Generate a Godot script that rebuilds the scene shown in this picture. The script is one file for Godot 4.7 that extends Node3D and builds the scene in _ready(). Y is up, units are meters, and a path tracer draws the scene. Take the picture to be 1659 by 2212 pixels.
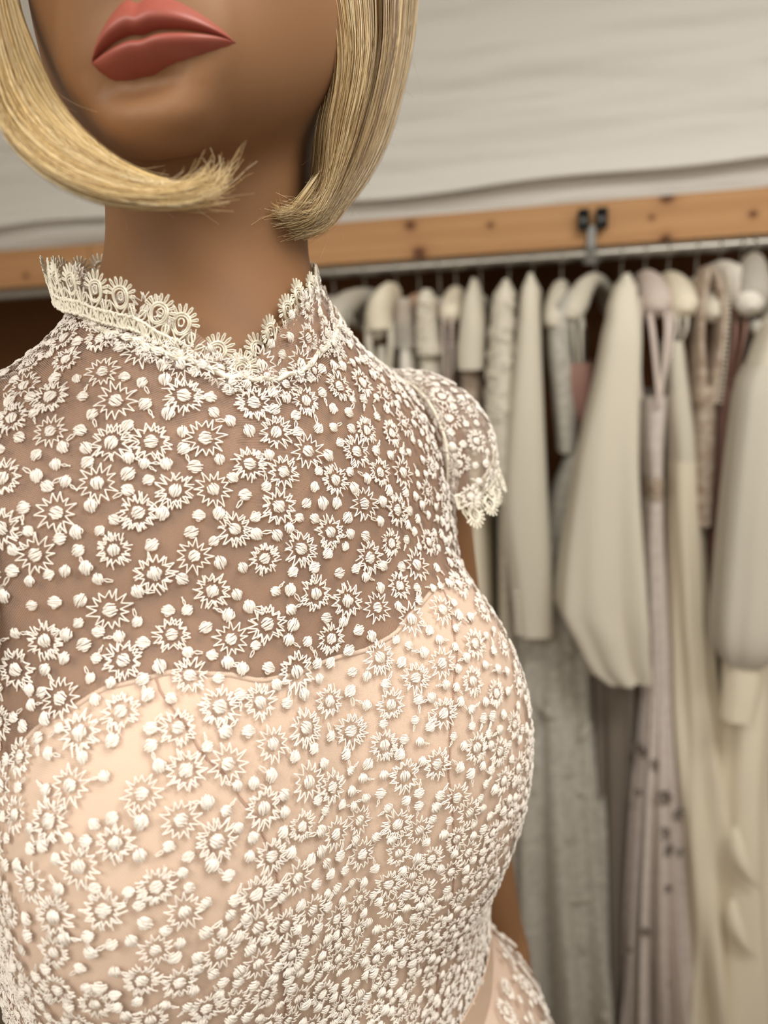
extends Node3D

# ---------------------------------------------------------------- frame of the place
const FLOOR := -0.16                                   # y of the floor, the eye is at y 1.5
const LIFT := Vector3(0, 0.16, 0)
const PSI := 0.6109                                    # the mannequin's turn
const STAND := Vector3(-0.098, 0, -0.44)               # the mannequin's axis on the floor
const RACK := Vector3(-0.906, 0, -1.887)               # a point under the rail
const RACK_TURN := -0.2313
const RAIL_H := 1.61
# hair guides: outer and inner edge of the lock on the mannequin's right, front and back edge of the curtain on its left
const LO := [Vector3(-0.169, 1.680, -0.382), Vector3(-0.158, 1.624, -0.352), Vector3(-0.146, 1.585, -0.328), Vector3(-0.125, 1.563, -0.312), Vector3(-0.103, 1.552, -0.308), Vector3(-0.084, 1.549, -0.310), Vector3(-0.069, 1.550, -0.315), Vector3(-0.059, 1.557, -0.324)]
const LI := [Vector3(-0.163, 1.690, -0.405), Vector3(-0.155, 1.650, -0.389), Vector3(-0.144, 1.621, -0.376), Vector3(-0.131, 1.597, -0.360), Vector3(-0.115, 1.579, -0.348), Vector3(-0.096, 1.566, -0.338), Vector3(-0.079, 1.560, -0.333), Vector3(-0.064, 1.561, -0.330)]
const RI := [Vector3(-0.021, 1.692, -0.423), Vector3(-0.016, 1.657, -0.420), Vector3(-0.014, 1.634, -0.419), Vector3(-0.016, 1.616, -0.418), Vector3(-0.020, 1.601, -0.418), Vector3(-0.023, 1.586, -0.419), Vector3(-0.028, 1.571, -0.417), Vector3(-0.037, 1.561, -0.410), Vector3(-0.050, 1.561, -0.404)]
const RO := [Vector3(0.041, 1.743, -0.542), Vector3(0.035, 1.694, -0.527), Vector3(0.030, 1.664, -0.517), Vector3(0.022, 1.635, -0.505), Vector3(0.013, 1.609, -0.493), Vector3(0.000, 1.584, -0.478), Vector3(-0.014, 1.564, -0.462), Vector3(-0.027, 1.549, -0.446), Vector3(-0.048, 1.546, -0.430)]

# the wisps in which both locks end
const WA := [Vector3(-0.115, 1.558, -0.310), Vector3(-0.099, 1.551, -0.308), Vector3(-0.083, 1.548, -0.311), Vector3(-0.067, 1.550, -0.316), Vector3(-0.057, 1.558, -0.325), Vector3(-0.052, 1.570, -0.334)]
const WB := [Vector3(-0.118, 1.567, -0.322), Vector3(-0.104, 1.560, -0.321), Vector3(-0.090, 1.556, -0.322), Vector3(-0.077, 1.557, -0.327), Vector3(-0.069, 1.562, -0.332), Vector3(-0.065, 1.568, -0.337)]
const WC := [Vector3(-0.018, 1.592, -0.434), Vector3(-0.033, 1.568, -0.415), Vector3(-0.042, 1.559, -0.411), Vector3(-0.049, 1.561, -0.408), Vector3(-0.055, 1.567, -0.405)]
const WD := [Vector3(-0.008, 1.577, -0.468), Vector3(-0.022, 1.556, -0.450), Vector3(-0.036, 1.547, -0.436), Vector3(-0.047, 1.550, -0.430), Vector3(-0.056, 1.557, -0.427)]

var rng := RandomNumberGenerator.new()
var mats := {}
var head_c := Vector3(0.0058, 1.6622, 0.0115)
var head_b: Basis                                      # head axes in the mannequin's frame
var head_i: Basis

func _ready() -> void:
	rng.seed = 7
	# ------------------------------------------------------------ camera
	var cam := Camera3D.new()
	cam.name = "camera"
	cam.position = Vector3(0, 1.5, 0)
	cam.basis = Basis(Vector3.RIGHT, deg_to_rad(-14.4)) * Basis(Vector3.BACK, deg_to_rad(-3.0))
	var lens := CameraAttributesPhysical.new()
	lens.frustum_focal_length = 24.0 / (2.0 * (2212.0 / 2.0 / 1597.0))
	lens.frustum_focus_distance = 0.385
	lens.exposure_aperture = 2.9
	lens.frustum_near = 0.02
	lens.frustum_far = 30.0
	cam.attributes = lens
	add_child(cam)
	cam.current = true
	# ------------------------------------------------------------ surroundings
	var we := WorldEnvironment.new()
	we.name = "world"
	var env := Environment.new()
	env.background_mode = Environment.BG_COLOR
	env.background_color = Color(0.2, 0.19, 0.18)
	env.tonemap_mode = Environment.TONE_MAPPER_LINEAR
	env.tonemap_exposure = 0.22
	env.sdfgi_enabled = true
	env.ssao_enabled = true
	env.ssil_enabled = true
	we.environment = env
	add_child(we)
	make_materials()
	# ------------------------------------------------------------ lamps, room
	lamp(Vector3(0.70, 2.50, 2.62), Vector2(0.9, 0.9), 15.0, Color(1.0, 0.995, 0.972), "square ceiling lamp panel above the left front of the stall")
	lamp(Vector3(1.95, 2.50, 1.45), Vector2(0.9, 0.5), 11.5, Color(1.0, 0.995, 0.972), "oblong ceiling lamp panel above the middle of the stall")
	make_room()
	make_rack()
	make_garments()
	make_mannequin()
	make_wig()
	make_gown()

# ---------------------------------------------------------------- mesh collecting
class Surf:
	var v := PackedVector3Array()
	var n := PackedVector3Array()
	var uv := PackedVector2Array()
	var c := PackedColorArray()
	var i := PackedInt32Array()

	func pt(p: Vector3, nn: Vector3, u := Vector2.ZERO) -> int:
		v.append(p)
		n.append(nn)
		uv.append(u)
		return v.size() - 1

	func tri(a: int, b: int, d: int) -> void:
		i.append(a)
		i.append(b)
		i.append(d)

	func quad(a: int, b: int, d: int, e: int) -> void:
		tri(a, b, d)
		tri(a, d, e)

	func mesh() -> ArrayMesh:
		for k in range(0, i.size(), 3):                # front faces run clockwise, as the normals say
			var a := i[k]
			var b := i[k + 1]
			var d := i[k + 2]
			var g := (v[b] - v[a]).cross(v[d] - v[a])
			if g.dot(n[a] + n[b] + n[d]) > 0.0:
				i[k + 1] = d
				i[k + 2] = b
		var arr := []
		arr.resize(Mesh.ARRAY_MAX)
		arr[Mesh.ARRAY_VERTEX] = v
		arr[Mesh.ARRAY_NORMAL] = n
		arr[Mesh.ARRAY_TEX_UV] = uv
		if c.size() == v.size():
			arr[Mesh.ARRAY_COLOR] = c
		arr[Mesh.ARRAY_INDEX] = i
		var m := ArrayMesh.new()
		m.add_surface_from_arrays(Mesh.PRIMITIVE_TRIANGLES, arr)
		return m

func put(called: String, m: Mesh, mat: Material, parent: Node, at := Vector3.ZERO) -> MeshInstance3D:
	var o := MeshInstance3D.new()
	o.name = free_name(called, parent)
	o.mesh = m
	o.material_override = mat
	o.position = at
	parent.add_child(o, true)
	return o

var taken := {}
func free_name(called: String, parent: Node) -> String:
	var key := str(parent.get_instance_id()) + called
	var k: int = taken.get(key, 0)
	taken[key] = k + 1
	return called if k == 0 else "%s_%03d" % [called, k]

func thing(called: String, label: String, category: String, at: Vector3, turn := 0.0, group := "") -> Node3D:
	var o := Node3D.new()
	o.name = free_name(called, self)
	add_child(o, true)
	o.position = at
	o.rotation.y = turn
	tag(o, label, category, group)
	return o

func tag(o: Node, label: String, category: String, group := "", kind := "") -> void:
	o.set_meta("label", label)
	o.set_meta("category", category)
	if group:
		o.set_meta("group", group)
	if kind:
		o.set_meta("kind", kind)

func structure(o: Node, label: String, category: String) -> void:
	tag(o, label, category, "", "structure")

# tube along points; radii taper from r0 to r1
func tube(s: Surf, p: PackedVector3Array, r0: float, r1: float, sides := 4, caps := false, col := Color(1, 1, 1), colored := false) -> void:
	var np := p.size()
	var t := (p[1] - p[0]).normalized()
	var side := t.cross(Vector3.UP)
	if side.length_squared() < 0.01:
		side = t.cross(Vector3.RIGHT)
	side = side.normalized()
	var first := s.v.size()
	var run := 0.0
	for k in np:
		var tt: Vector3
		if k == 0:
			tt = t
		elif k == np - 1:
			tt = (p[k] - p[k - 1]).normalized()
		else:
			tt = (p[k + 1] - p[k - 1]).normalized()
		if k > 0:
			run += p[k].distance_to(p[k - 1])
		side = (side - tt * side.dot(tt)).normalized()
		var up := tt.cross(side)
		var r := lerpf(r0, r1, float(k) / (np - 1))
		for j in sides:
			var a := TAU * j / sides
			var nn := side * cos(a) + up * sin(a)
			s.v.append(p[k] + nn * r)
			s.n.append(nn)
			s.uv.append(Vector2(float(j) / sides, run))
			if colored:
				s.c.append(col)
	for k in np - 1:
		for j in sides:
			var a := first + k * sides + j
			var b := first + k * sides + (j + 1) % sides
			s.quad(a, b, b + sides, a + sides)
	if caps:
		for e in 2:
			var base: int = first + (np - 1) * sides * e
			var nn := (p[np - 1] - p[np - 2]).normalized() if e else -t
			var f := s.v.size()
			for j in sides:
				s.v.append(s.v[base + j])
				s.n.append(nn)
				s.uv.append(Vector2.ZERO)
				if colored:
					s.c.append(col)
			for j in range(1, sides - 1):
				s.tri(f, f + j, f + j + 1)

func curve(p: Array, n: int) -> PackedVector3Array:        # smooth line through points
	var out := PackedVector3Array()
	for k in n:
		out.append(along(p, float(k) / (n - 1)))
	return out

func along(p: Array, t: float) -> Vector3:
	var x := clampf(t, 0, 1) * (p.size() - 1)
	var k := mini(int(x), p.size() - 2)
	var a: Vector3 = p[maxi(k - 1, 0)]
	var b: Vector3 = p[k]
	var c: Vector3 = p[k + 1]
	var d: Vector3 = p[mini(k + 2, p.size() - 1)]
	return b.cubic_interpolate(c, a, d, x - k)

func table(t: Array, x: float) -> float:                   # [[x, y], ...] smooth interpolation
	if x <= t[0][0]:
		return t[0][1]
	for k in range(1, t.size()):
		if x <= t[k][0]:
			var f: float = (x - t[k - 1][0]) / (t[k][0] - t[k - 1][0])
			f = f * f * (3.0 - 2.0 * f) * 0.5 + f * 0.5
			return lerpf(t[k - 1][1], t[k][1], f)
	return t[t.size() - 1][1]

# surface through a grid of points: rows x columns; sign turns the normals
func sheet(s: Surf, rows: Array, closed: bool, sgn := 1.0, us := 1.0, vs := 1.0) -> void:
	var nr := rows.size()
	var nc: int = rows[0].size()
	var first := s.v.size()
	var extra := 1 if closed else 0
	for j in nr:
		var r: PackedVector3Array = rows[j]
		var up: PackedVector3Array = rows[mini(j + 1, nr - 1)]
		var dn: PackedVector3Array = rows[maxi(j - 1, 0)]
		for k in nc + extra:
			var q := k % nc
			var a := (q + 1) % nc if closed else mini(q + 1, nc - 1)
			var b := (q + nc - 1) % nc if closed else maxi(q - 1, 0)
			var nn := (r[a] - r[b]).cross(up[q] - dn[q]).normalized() * sgn
			s.pt(r[q], nn, Vector2(k * us, j * vs))
	var w := nc + extra
	for j in nr - 1:
		for k in w - 1:
			var a := first + j * w + k
			s.quad(a, a + 1, a + w + 1, a + w)

# box with chamfered edges, centred at c with half sizes h, in the axes of b
func box(s: Surf, c: Vector3, h: Vector3, ch := 0.002, b := Basis()) -> void:
	ch = minf(ch, minf(h.x, minf(h.y, h.z)) * 0.9)
	var corner := func(sx: float, sy: float, sz: float, axis: int) -> Vector3:
		var q := Vector3(sx * (h.x - ch), sy * (h.y - ch), sz * (h.z - ch))
		q[axis] = [sx * h.x, sy * h.y, sz * h.z][axis]
		return q
	for axis in 3:
		for sg in [-1.0, 1.0]:
			var idx := []
			for q in [[-1, -1], [1, -1], [1, 1], [-1, 1]]:
				var e := [0.0, 0.0, 0.0]
				e[axis] = sg
				e[(axis + 1) % 3] = float(q[0])
				e[(axis + 2) % 3] = float(q[1])
				var nn := Vector3.ZERO
				nn[axis] = sg
				idx.append(s.pt(c + b * corner.call(e[0], e[1], e[2], axis), b * nn))
			s.quad(idx[0], idx[1], idx[2], idx[3])
	for axis in 3:                                          # chamfers along each axis
		var a1 := (axis + 1) % 3
		var a2 := (axis + 2) % 3
		for s1 in [-1.0, 1.0]:
			for s2 in [-1.0, 1.0]:
				var nn := Vector3.ZERO
				nn[a1] = s1
				nn[a2] = s2
				nn = nn.normalized()
				var idx := []
				for q in [[-1, a1], [1, a1], [1, a2], [-1, a2]]:
					var e := [0.0, 0.0, 0.0]
					e[axis] = float(q[0])
					e[a1] = s1
					e[a2] = s2
					idx.append(s.pt(c + b * corner.call(e[0], e[1], e[2], q[1]), b * nn))
				s.quad(idx[0], idx[1], idx[2], idx[3])
	for s0 in [-1.0, 1.0]:
		for s1 in [-1.0, 1.0]:
			for s2 in [-1.0, 1.0]:
				var nn := Vector3(s0, s1, s2).normalized()
				var idx := []
				for axis in 3:
					idx.append(s.pt(c + b * corner.call(s0, s1, s2, axis), b * nn))
				s.tri(idx[0], idx[1], idx[2])

func rnd(a: float, b: float) -> float:
	return rng.randf_range(a, b)

# ---------------------------------------------------------------- materials
func mat(key: String, c: Color, rough := 0.7, spec := 0.5) -> StandardMaterial3D:
	var m := StandardMaterial3D.new()
	m.resource_name = key
	m.albedo_color = c
	m.roughness = rough
	m.metallic_specular = spec
	m.cull_mode = BaseMaterial3D.CULL_DISABLED
	mats[key] = m
	return m

func noise_tex(size: int, freq: float, seed_: int, lo: Color, hi: Color, oct := 4, normal := false) -> NoiseTexture2D:
	var f := FastNoiseLite.new()
	f.seed = seed_
	f.frequency = freq
	f.noise_type = FastNoiseLite.TYPE_SIMPLEX_SMOOTH
	f.fractal_octaves = oct
	var t := NoiseTexture2D.new()
	t.width = size
	t.height = size
	t.seamless = true
	t.noise = f
	if normal:
		t.as_normal_map = true
		t.bump_strength = 4.0
	else:
		var g := Gradient.new()
		g.set_color(0, lo)
		g.set_color(1, hi)
		t.color_ramp = g
	return t

func cloth_mat(key: String, c: Color, weave: Texture2D, tile: float, bump: float, rough := 0.85) -> StandardMaterial3D:
	var m := mat(key, c, rough, 0.35)
	if bump < 0.0001:
		return m
	m.heightmap_enabled = true
	m.heightmap_texture = weave
	m.heightmap_scale = bump
	m.uv1_triplanar = true
	m.uv1_scale = Vector3.ONE / tile
	return m

func make_materials() -> void:
	var weave_im := Image.create(64, 64, false, Image.FORMAT_RGBA8)     # plain weave, 8 x 8 threads
	for y in 64:
		for x in 64:
			var over := (int(x / 8.0) + int(y / 8.0)) % 2 == 0
			var a := absf(sin(PI * (x + 0.5) / 8.0))
			var b := absf(sin(PI * (y + 0.5) / 8.0))
			var hgt := 0.35 + 0.6 * (a if over else b) * (0.6 + 0.4 * (b if over else a))
			weave_im.set_pixel(x, y, Color(hgt, hgt, hgt))
	var weave := ImageTexture.create_from_image(weave_im)
	var net_im := Image.create(192, 224, false, Image.FORMAT_RGBA8)     # hexagonal net: 8 x 8 cells
	for y in 224:
		for x in 192:
			var q := Vector2(x / 24.0, y / 28.0)                       # in cells
			var best := 9.0
			var second := 9.0
			for dy in range(-1, 2):
				for dx in range(-1, 2):
					var cy := floorf(q.y) + dy
					var cxx := floorf(q.x) + dx + (0.5 if int(absf(cy)) % 2 == 1 else 0.0)
					var d := Vector2(q.x - cxx - 0.25, (q.y - cy - 0.5) * 0.92).length()
					if d < best:
						second = best
						best = d
					elif d < second:
						second = d
			var edge := second - best
			net_im.set_pixel(x, y, Color(1, 1, 1, clampf((0.25 - edge) / 0.10, 0.0, 1.0) * 0.66))
	var net := ImageTexture.create_from_image(net_im)
	var tulle := mat("tulle", Color(0.82, 0.72, 0.66), 0.8, 0.3)
	tulle.albedo_texture = net
	tulle.transparency = BaseMaterial3D.TRANSPARENCY_ALPHA
	tulle.uv1_scale = Vector3(1.0 / 0.0078, 1.0 / 0.0084, 1)
	var veil := mat("sheer", Color(0.80, 0.77, 0.72, 0.62), 0.8, 0.3)
	veil.transparency = BaseMaterial3D.TRANSPARENCY_ALPHA
	mat("skin", Color(0.512, 0.366, 0.246), 0.58, 0.36)
	mat("lip", Color(0.57, 0.295, 0.245), 0.42, 0.4)
	var thread := mat("thread", Color(0.94, 0.905, 0.865), 0.48, 0.5)
	thread.rim_enabled = true
	thread.rim = 0.25
	mat("lace_thread", Color(0.93, 0.90, 0.83), 0.6, 0.4)
	var lining := cloth_mat("lining", Color(0.88, 0.785, 0.70), weave, 0.0035, 0.004, 0.62)
	lining.uv1_triplanar = false
	lining.rim_enabled = true
	lining.rim = 0.2
	var satin := mat("ribbon", Color(0.80, 0.69, 0.60), 0.36, 0.5)
	satin.clearcoat_enabled = false
	mat("seam", Color(0.70, 0.54, 0.46), 0.8, 0.3)
	var hair := mat("hair", Color(1, 1, 1), 0.36, 0.5)
	hair.vertex_color_use_as_albedo = true
	mat("cap", Color(0.74, 0.62, 0.42), 0.75, 0.3)
	# cloths of the rack
	cloth_mat("canvas", Color(0.90, 0.885, 0.86), null, 0.01, 0.0, 0.95)
	cloth_mat("ivory", Color(0.85, 0.82, 0.755), null, 0.01, 0.0, 0.75)
	cloth_mat("cream", Color(0.91, 0.87, 0.785), null, 0.01, 0.0, 0.6)
	cloth_mat("white", Color(0.92, 0.895, 0.85), null, 0.01, 0.0, 0.75)
	cloth_mat("chiffon", Color(0.80, 0.775, 0.72), null, 0.01, 0.0, 0.85)
	cloth_mat("pinkish", Color(0.815, 0.755, 0.72), null, 0.01, 0.0, 0.85)
	cloth_mat("mauve", Color(0.63, 0.485, 0.44), null, 0.01, 0.0, 0.85)
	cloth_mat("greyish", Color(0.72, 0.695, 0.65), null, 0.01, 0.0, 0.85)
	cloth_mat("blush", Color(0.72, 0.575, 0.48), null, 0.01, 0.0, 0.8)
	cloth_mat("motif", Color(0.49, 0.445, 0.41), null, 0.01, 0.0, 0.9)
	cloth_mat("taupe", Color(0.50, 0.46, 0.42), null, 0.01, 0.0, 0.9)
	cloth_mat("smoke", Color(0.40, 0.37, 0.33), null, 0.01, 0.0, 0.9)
	for q in [["lace_ivory", Color(0.78, 0.745, 0.68), Color(0.92, 0.89, 0.83), 5], ["lace_grey", Color(0.66, 0.64, 0.60), Color(0.83, 0.81, 0.77), 6], ["lace_nude", Color(0.60, 0.51, 0.44), Color(0.84, 0.79, 0.73), 8], ["lace_pink", Color(0.80, 0.75, 0.72), Color(0.90, 0.86, 0.83), 9]]:
		var m := mat(q[0], Color(1, 1, 1), 0.85, 0.35)
		m.albedo_texture = noise_tex(256, 0.035, q[3], q[1], q[2], 3)
		m.uv1_triplanar = true
		m.uv1_scale = Vector3.ONE * 5.0
	mat("chrome", Color(0.62, 0.60, 0.57), 0.32, 0.5).metallic = 0.9
	mat("wire", Color(0.66, 0.64, 0.60), 0.35, 0.5).metallic = 0.8
	mat("black", Color(0.03, 0.045, 0.06), 0.5, 0.4)
	mat("steel", Color(0.55, 0.55, 0.54), 0.4, 0.5).metallic = 0.6
	mat("board", Color(0.43, 0.28, 0.16), 0.8, 0.3)
	mat("floor", Color(0.46, 0.40, 0.34), 0.7, 0.4)
	mat("lamp_frame", Color(0.8, 0.8, 0.8), 0.5, 0.5)
	var glow := mat("lamp_glow", Color(1, 1, 1), 0.9, 0.2)
	glow.emission_enabled = true
	glow.emission = Color(1.0, 0.92, 0.80)
	glow.emission_energy_multiplier = 2.0
	# pine: growth lines along the length, knots where the photograph shows them (u, v in the beam's own metres)
	var pine_im := Image.create(1024, 128, false, Image.FORMAT_RGBA8)
	var fn := FastNoiseLite.new()
	fn.seed = 21
	fn.frequency = 1.0
	fn.fractal_octaves = 3
	var knots := [[1.019, 0.80, 0.010], [1.186, 0.66, 0.006], [1.036, 0.14, 0.013], [1.527, 0.95, 0.012], [1.528, 0.05, 0.010], [1.50, 0.55, 0.005], [1.684, 0.45, 0.007], [0.45, 0.6, 0.008], [0.08, 0.3, 0.006]]
	for x in 1024:
		for y in 128:
			var u := x / 1024.0 * 2.0
			var w := (1.0 - y / 128.0) * 0.085
			var bend := 0.0
			var dark := 0.0
			for k in knots:
				var dx: float = (u - k[0]) / (k[2] * 3.0)
				var dy: float = (w - k[1] * 0.085)
				var g := exp(-dx * dx)
				bend += g * signf(dy) * k[2] * 0.7 * exp(-absf(dy) / 0.03)
				var d := Vector2((u - k[0]) * 0.85, dy).length() / float(k[2])
				dark += clampf(1.25 - d, 0.0, 1.0) * 0.8 + 0.25 * exp(-d * d * 0.4)
			var ring := fn.get_noise_2d(u * 0.9, (w - bend) * 55.0)
			var fine := fn.get_noise_2d(u * 6.0 + 40.0, (w - bend) * 260.0)
			var tone := clampf(0.5 + 0.5 * ring + 0.18 * fine, 0.0, 1.0)
			var c := Color(0.71, 0.52, 0.345).lerp(Color(0.81, 0.63, 0.445), tone)
			pine_im.set_pixel(x, y, c.lerp(Color(0.34, 0.19, 0.10), clampf(dark, 0.0, 0.85)))
	var pine := mat("pine", Color(1, 1, 1), 0.6, 0.4)
	pine.albedo_texture = ImageTexture.create_from_image(pine_im)
	mat("pine_plain", Color(0.74, 0.54, 0.35), 0.65, 0.4)

# ---------------------------------------------------------------- room and rack (axes: x along the rail, z towards the viewer)
func rack_basis() -> Basis:
	return Basis(Vector3.UP, RACK_TURN)

func from_rack(u: float, y: float, z: float) -> Vector3:
	return RACK + rack_basis() * Vector3(u, y, z)

func lamp(at: Vector3, size: Vector2, energy: float, c: Color, label: String) -> void:
	var pos := from_rack(at.x, at.y, at.z)
	var t := thing("ceiling_lamp", label, "ceiling lamp", pos, RACK_TURN, "ceiling lamp panels")
	var s := Surf.new()
	box(s, Vector3(0, 0.018, 0), Vector3(size.x / 2 + 0.03, 0.018, size.y / 2 + 0.03), 0.004)
	put("frame", s.mesh(), mats.lamp_frame, t)
	var g := Surf.new()
	box(g, Vector3(0, -0.004, 0), Vector3(size.x / 2, 0.006, size.y / 2), 0.002)
	put("diffuser", g.mesh(), mats.lamp_glow, t)
	var l := AreaLight3D.new()
	l.name = "light"
	l.area_size = size
	l.light_color = c
	l.light_energy = energy
	l.area_range = 12.0
	l.area_attenuation = 2.0
	l.shadow_enabled = true
	l.position = Vector3(0, -0.02, 0)
	l.rotation.x = -PI / 2
	t.add_child(l)

func slab(called: String, label: String, category: String, c: Vector3, h: Vector3, m: Material) -> MeshInstance3D:
	var s := Surf.new()
	box(s, Vector3.ZERO, h, 0.002)
	var o := put(called, s.mesh(), m, self, from_rack(c.x, c.y, c.z))
	o.rotation.y = RACK_TURN
	structure(o, label, category)
	return o

func make_room() -> void:
	slab("floor", "plain greyish brown floor of the stall", "floor", Vector3(1.0, FLOOR - 0.03, 1.4), Vector3(2.2, 0.03, 2.0), mats.floor)
	slab("wall_back", "dark brown board wall behind the hanging dresses", "wall", Vector3(1.0, 1.2, -0.45), Vector3(2.2, 1.37, 0.03), mats.board)
	slab("wall_left", "white cloth side wall of the stall, left", "wall", Vector3(-1.03, 1.2, 1.4), Vector3(0.03, 1.37, 1.85), mats.canvas)
	slab("wall_right", "white cloth side wall of the stall, right", "wall", Vector3(3.03, 1.2, 1.4), Vector3(0.03, 1.37, 1.85), mats.canvas)
	slab("wall_front", "white cloth wall behind the viewer", "wall", Vector3(1.0, 1.2, 3.28), Vector3(2.2, 1.37, 0.03), mats.canvas)
	slab("ceiling", "white cloth ceiling of the stall", "ceiling", Vector3(1.0, 2.60, 1.4), Vector3(2.2, 0.03, 2.0), mats.canvas)
	# two cloths hang above the beam, the upper one in front of the lower
	var fn := FastNoiseLite.new()
	fn.seed = 5
	fn.frequency = 1.0
	fn.fractal_octaves = 3
	for k in 2:
		var rows := []
		for j in 110:
			var r := PackedVector3Array()
			for i in 170:
				var u := -1.0 + 4.0 * i / 169.0
				var f := j / 109.0
				var low := 1.695 if k == 0 else 1.762 + 0.006 * sin(u * 4.2 + 0.6) + 0.004 * sin(u * 11.0)
				var y := lerpf(low, 2.56 if k == 1 else 1.93, f)
				# long shallow wrinkles that run along the cloth, a little slanted
				var w := 0.010 * fn.get_noise_2d(u * 0.9 + y * 1.6, y * 9.0 + k * 30.0) + 0.005 * fn.get_noise_2d(u * 2.4 - y * 1.1, y * 24.0 + 7.0)
				var z := -0.058 + 0.036 * k + w * smoothstep(0.0, 0.06, f + 0.02) + 0.05 * f
				if k == 1:
					z += 0.014 * exp(-f * 30.0)
				r.append(Vector3(u, y, z))
			rows.append(r)
		var s := Surf.new()
		sheet(s, rows, false, 1.0)
		if k == 1:                                             # the turned hem
			var hem := PackedVector3Array()
			for i in 170:
				hem.append(rows[0][i] + Vector3(0, 0.001, -0.003))
			tube(s, hem, 0.004, 0.004, 6)
		var o := put("cloth_drape", s.mesh(), mats.canvas, self, from_rack(0, 0, 0))
		o.rotation.y = RACK_TURN
		tag(o, "wide white wrinkled upper cloth hanging in front, its hem above the pine beam" if k == 1 else "strip of white cloth showing between the pine beam and the upper cloth's hem", "drape")

func make_rack() -> void:
	var t := thing("clothes_rack", "pine beam with a steel clothes rail below it, holding the row of wedding dresses", "clothes rack", from_rack(0, FLOOR, 0), RACK_TURN)
	for q in [[-0.7, 0.257], [0.259, 2.35]]:
		var s := Surf.new()
		box(s, Vector3((q[0] + q[1]) / 2, 1.668, -0.018), Vector3((q[1] - q[0]) / 2, 0.0425, 0.019), 0.003)
		for k in s.v.size():
			s.uv[k] = Vector2(s.v[k].x / 2.0, (1.7105 - s.v[k].y) / 0.085)
		put("beam", s.mesh(), mats.pine, t, LIFT)
	for u in [-0.65, 2.3]:
		var s := Surf.new()
		box(s, Vector3(u, 0.78, -0.058), Vector3(0.045, 0.93, 0.019), 0.003)
		put("post", s.mesh(), mats.pine_plain, t, LIFT)
	var rail := Surf.new()
	tube(rail, PackedVector3Array([Vector3(-0.7, RAIL_H, 0.004), Vector3(0.8, RAIL_H, 0.004), Vector3(2.35, RAIL_H, 0.004)]), 0.0125, 0.0125, 24, true)
	put("rail", rail.mesh(), mats.chrome, t, LIFT)
	var holder := Surf.new()
	box(holder, Vector3(1.387, 1.640, 0.013), Vector3(0.0085, 0.024, 0.004), 0.0015)
	tube(holder, PackedVector3Array([Vector3(1.387, 1.594, 0.004), Vector3(1.387, 1.626, 0.010)]), 0.0175, 0.0125, 20, true)
	put("rail_bracket", holder.mesh(), mats.steel, t, LIFT)
	for k in 2:
		var s := Surf.new()
		var c := Vector3(1.371 + 0.035 * k, 1.676, 0.014)
		box(s, c + Vector3(0, 0.016, 0), Vector3(0.010, 0.003, 0.014), 0.001)
		box(s, c - Vector3(0, 0.016, 0), Vector3(0.010, 0.003, 0.014), 0.001)
		box(s, c - Vector3(0.008, 0, 0), Vector3(0.0025, 0.019, 0.014), 0.001)
		box(s, c + Vector3(0.008, 0, 0), Vector3(0.0025, 0.019, 0.014), 0.001)
		box(s, c - Vector3(0, 0, 0.011), Vector3(0.010, 0.019, 0.003), 0.001)
		put("clip", s.mesh(), mats.black, t, LIFT)
		var sc := Surf.new()
		tube(sc, PackedVector3Array([c + Vector3(0, 0, -0.008), c + Vector3(0, 0, -0.003)]), 0.005, 0.0045, 12, true)
		put("screw", sc.mesh(), mats.steel, t, LIFT)

# ---------------------------------------------------------------- mannequin: a distance field, meshed once
func smin(a: float, b: float, k: float) -> float:
	var h := maxf(k - absf(a - b), 0.0) / k
	return minf(a, b) - h * h * k * 0.25

func ell(p: Vector3, r: Vector3) -> float:
	var q := p / r
	var k0 := q.length()
	var k1 := (q / r).length()
	return k0 * (k0 - 1.0) / maxf(k1, 1e-9)

func cap(p: Vector3, a: Vector3, b: Vector3, ra: float, rb: float) -> float:
	var ba := b - a
	var pa := p - a
	var h := clampf(pa.dot(ba) / ba.length_squared(), 0.0, 1.0)
	return (pa - ba * h).length() - lerpf(ra, rb, h)

func torso(p: Vector3) -> float:
	var m := Vector3(absf(p.x), p.y, p.z)
	var d := ell(p - Vector3(0, 1.29, 0.005), Vector3(0.154, 0.22, 0.108))
	d = smin(d, ell(p - Vector3(0, 1.06, 0.012), Vector3(0.163, 0.28, 0.119)), 0.08)
	d = smin(d, ell(p - Vector3(0, 0.86, -0.015), Vector3(0.185, 0.18, 0.135)), 0.08)
	d = smin(d, cap(m, Vector3(0, 1.425, -0.02), Vector3(0.150, 1.405, -0.04), 0.05, 0.045), 0.09)
	d = smin(d, ell(m - Vector3(0.078, 1.235, 0.086), Vector3(0.073, 0.10, 0.053)), 0.05)
	return smin(d, cap(p, Vector3(-0.003, 1.42, -0.012), Vector3(0.018, 1.62, 0.0), 0.055, 0.056), 0.05)

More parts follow.
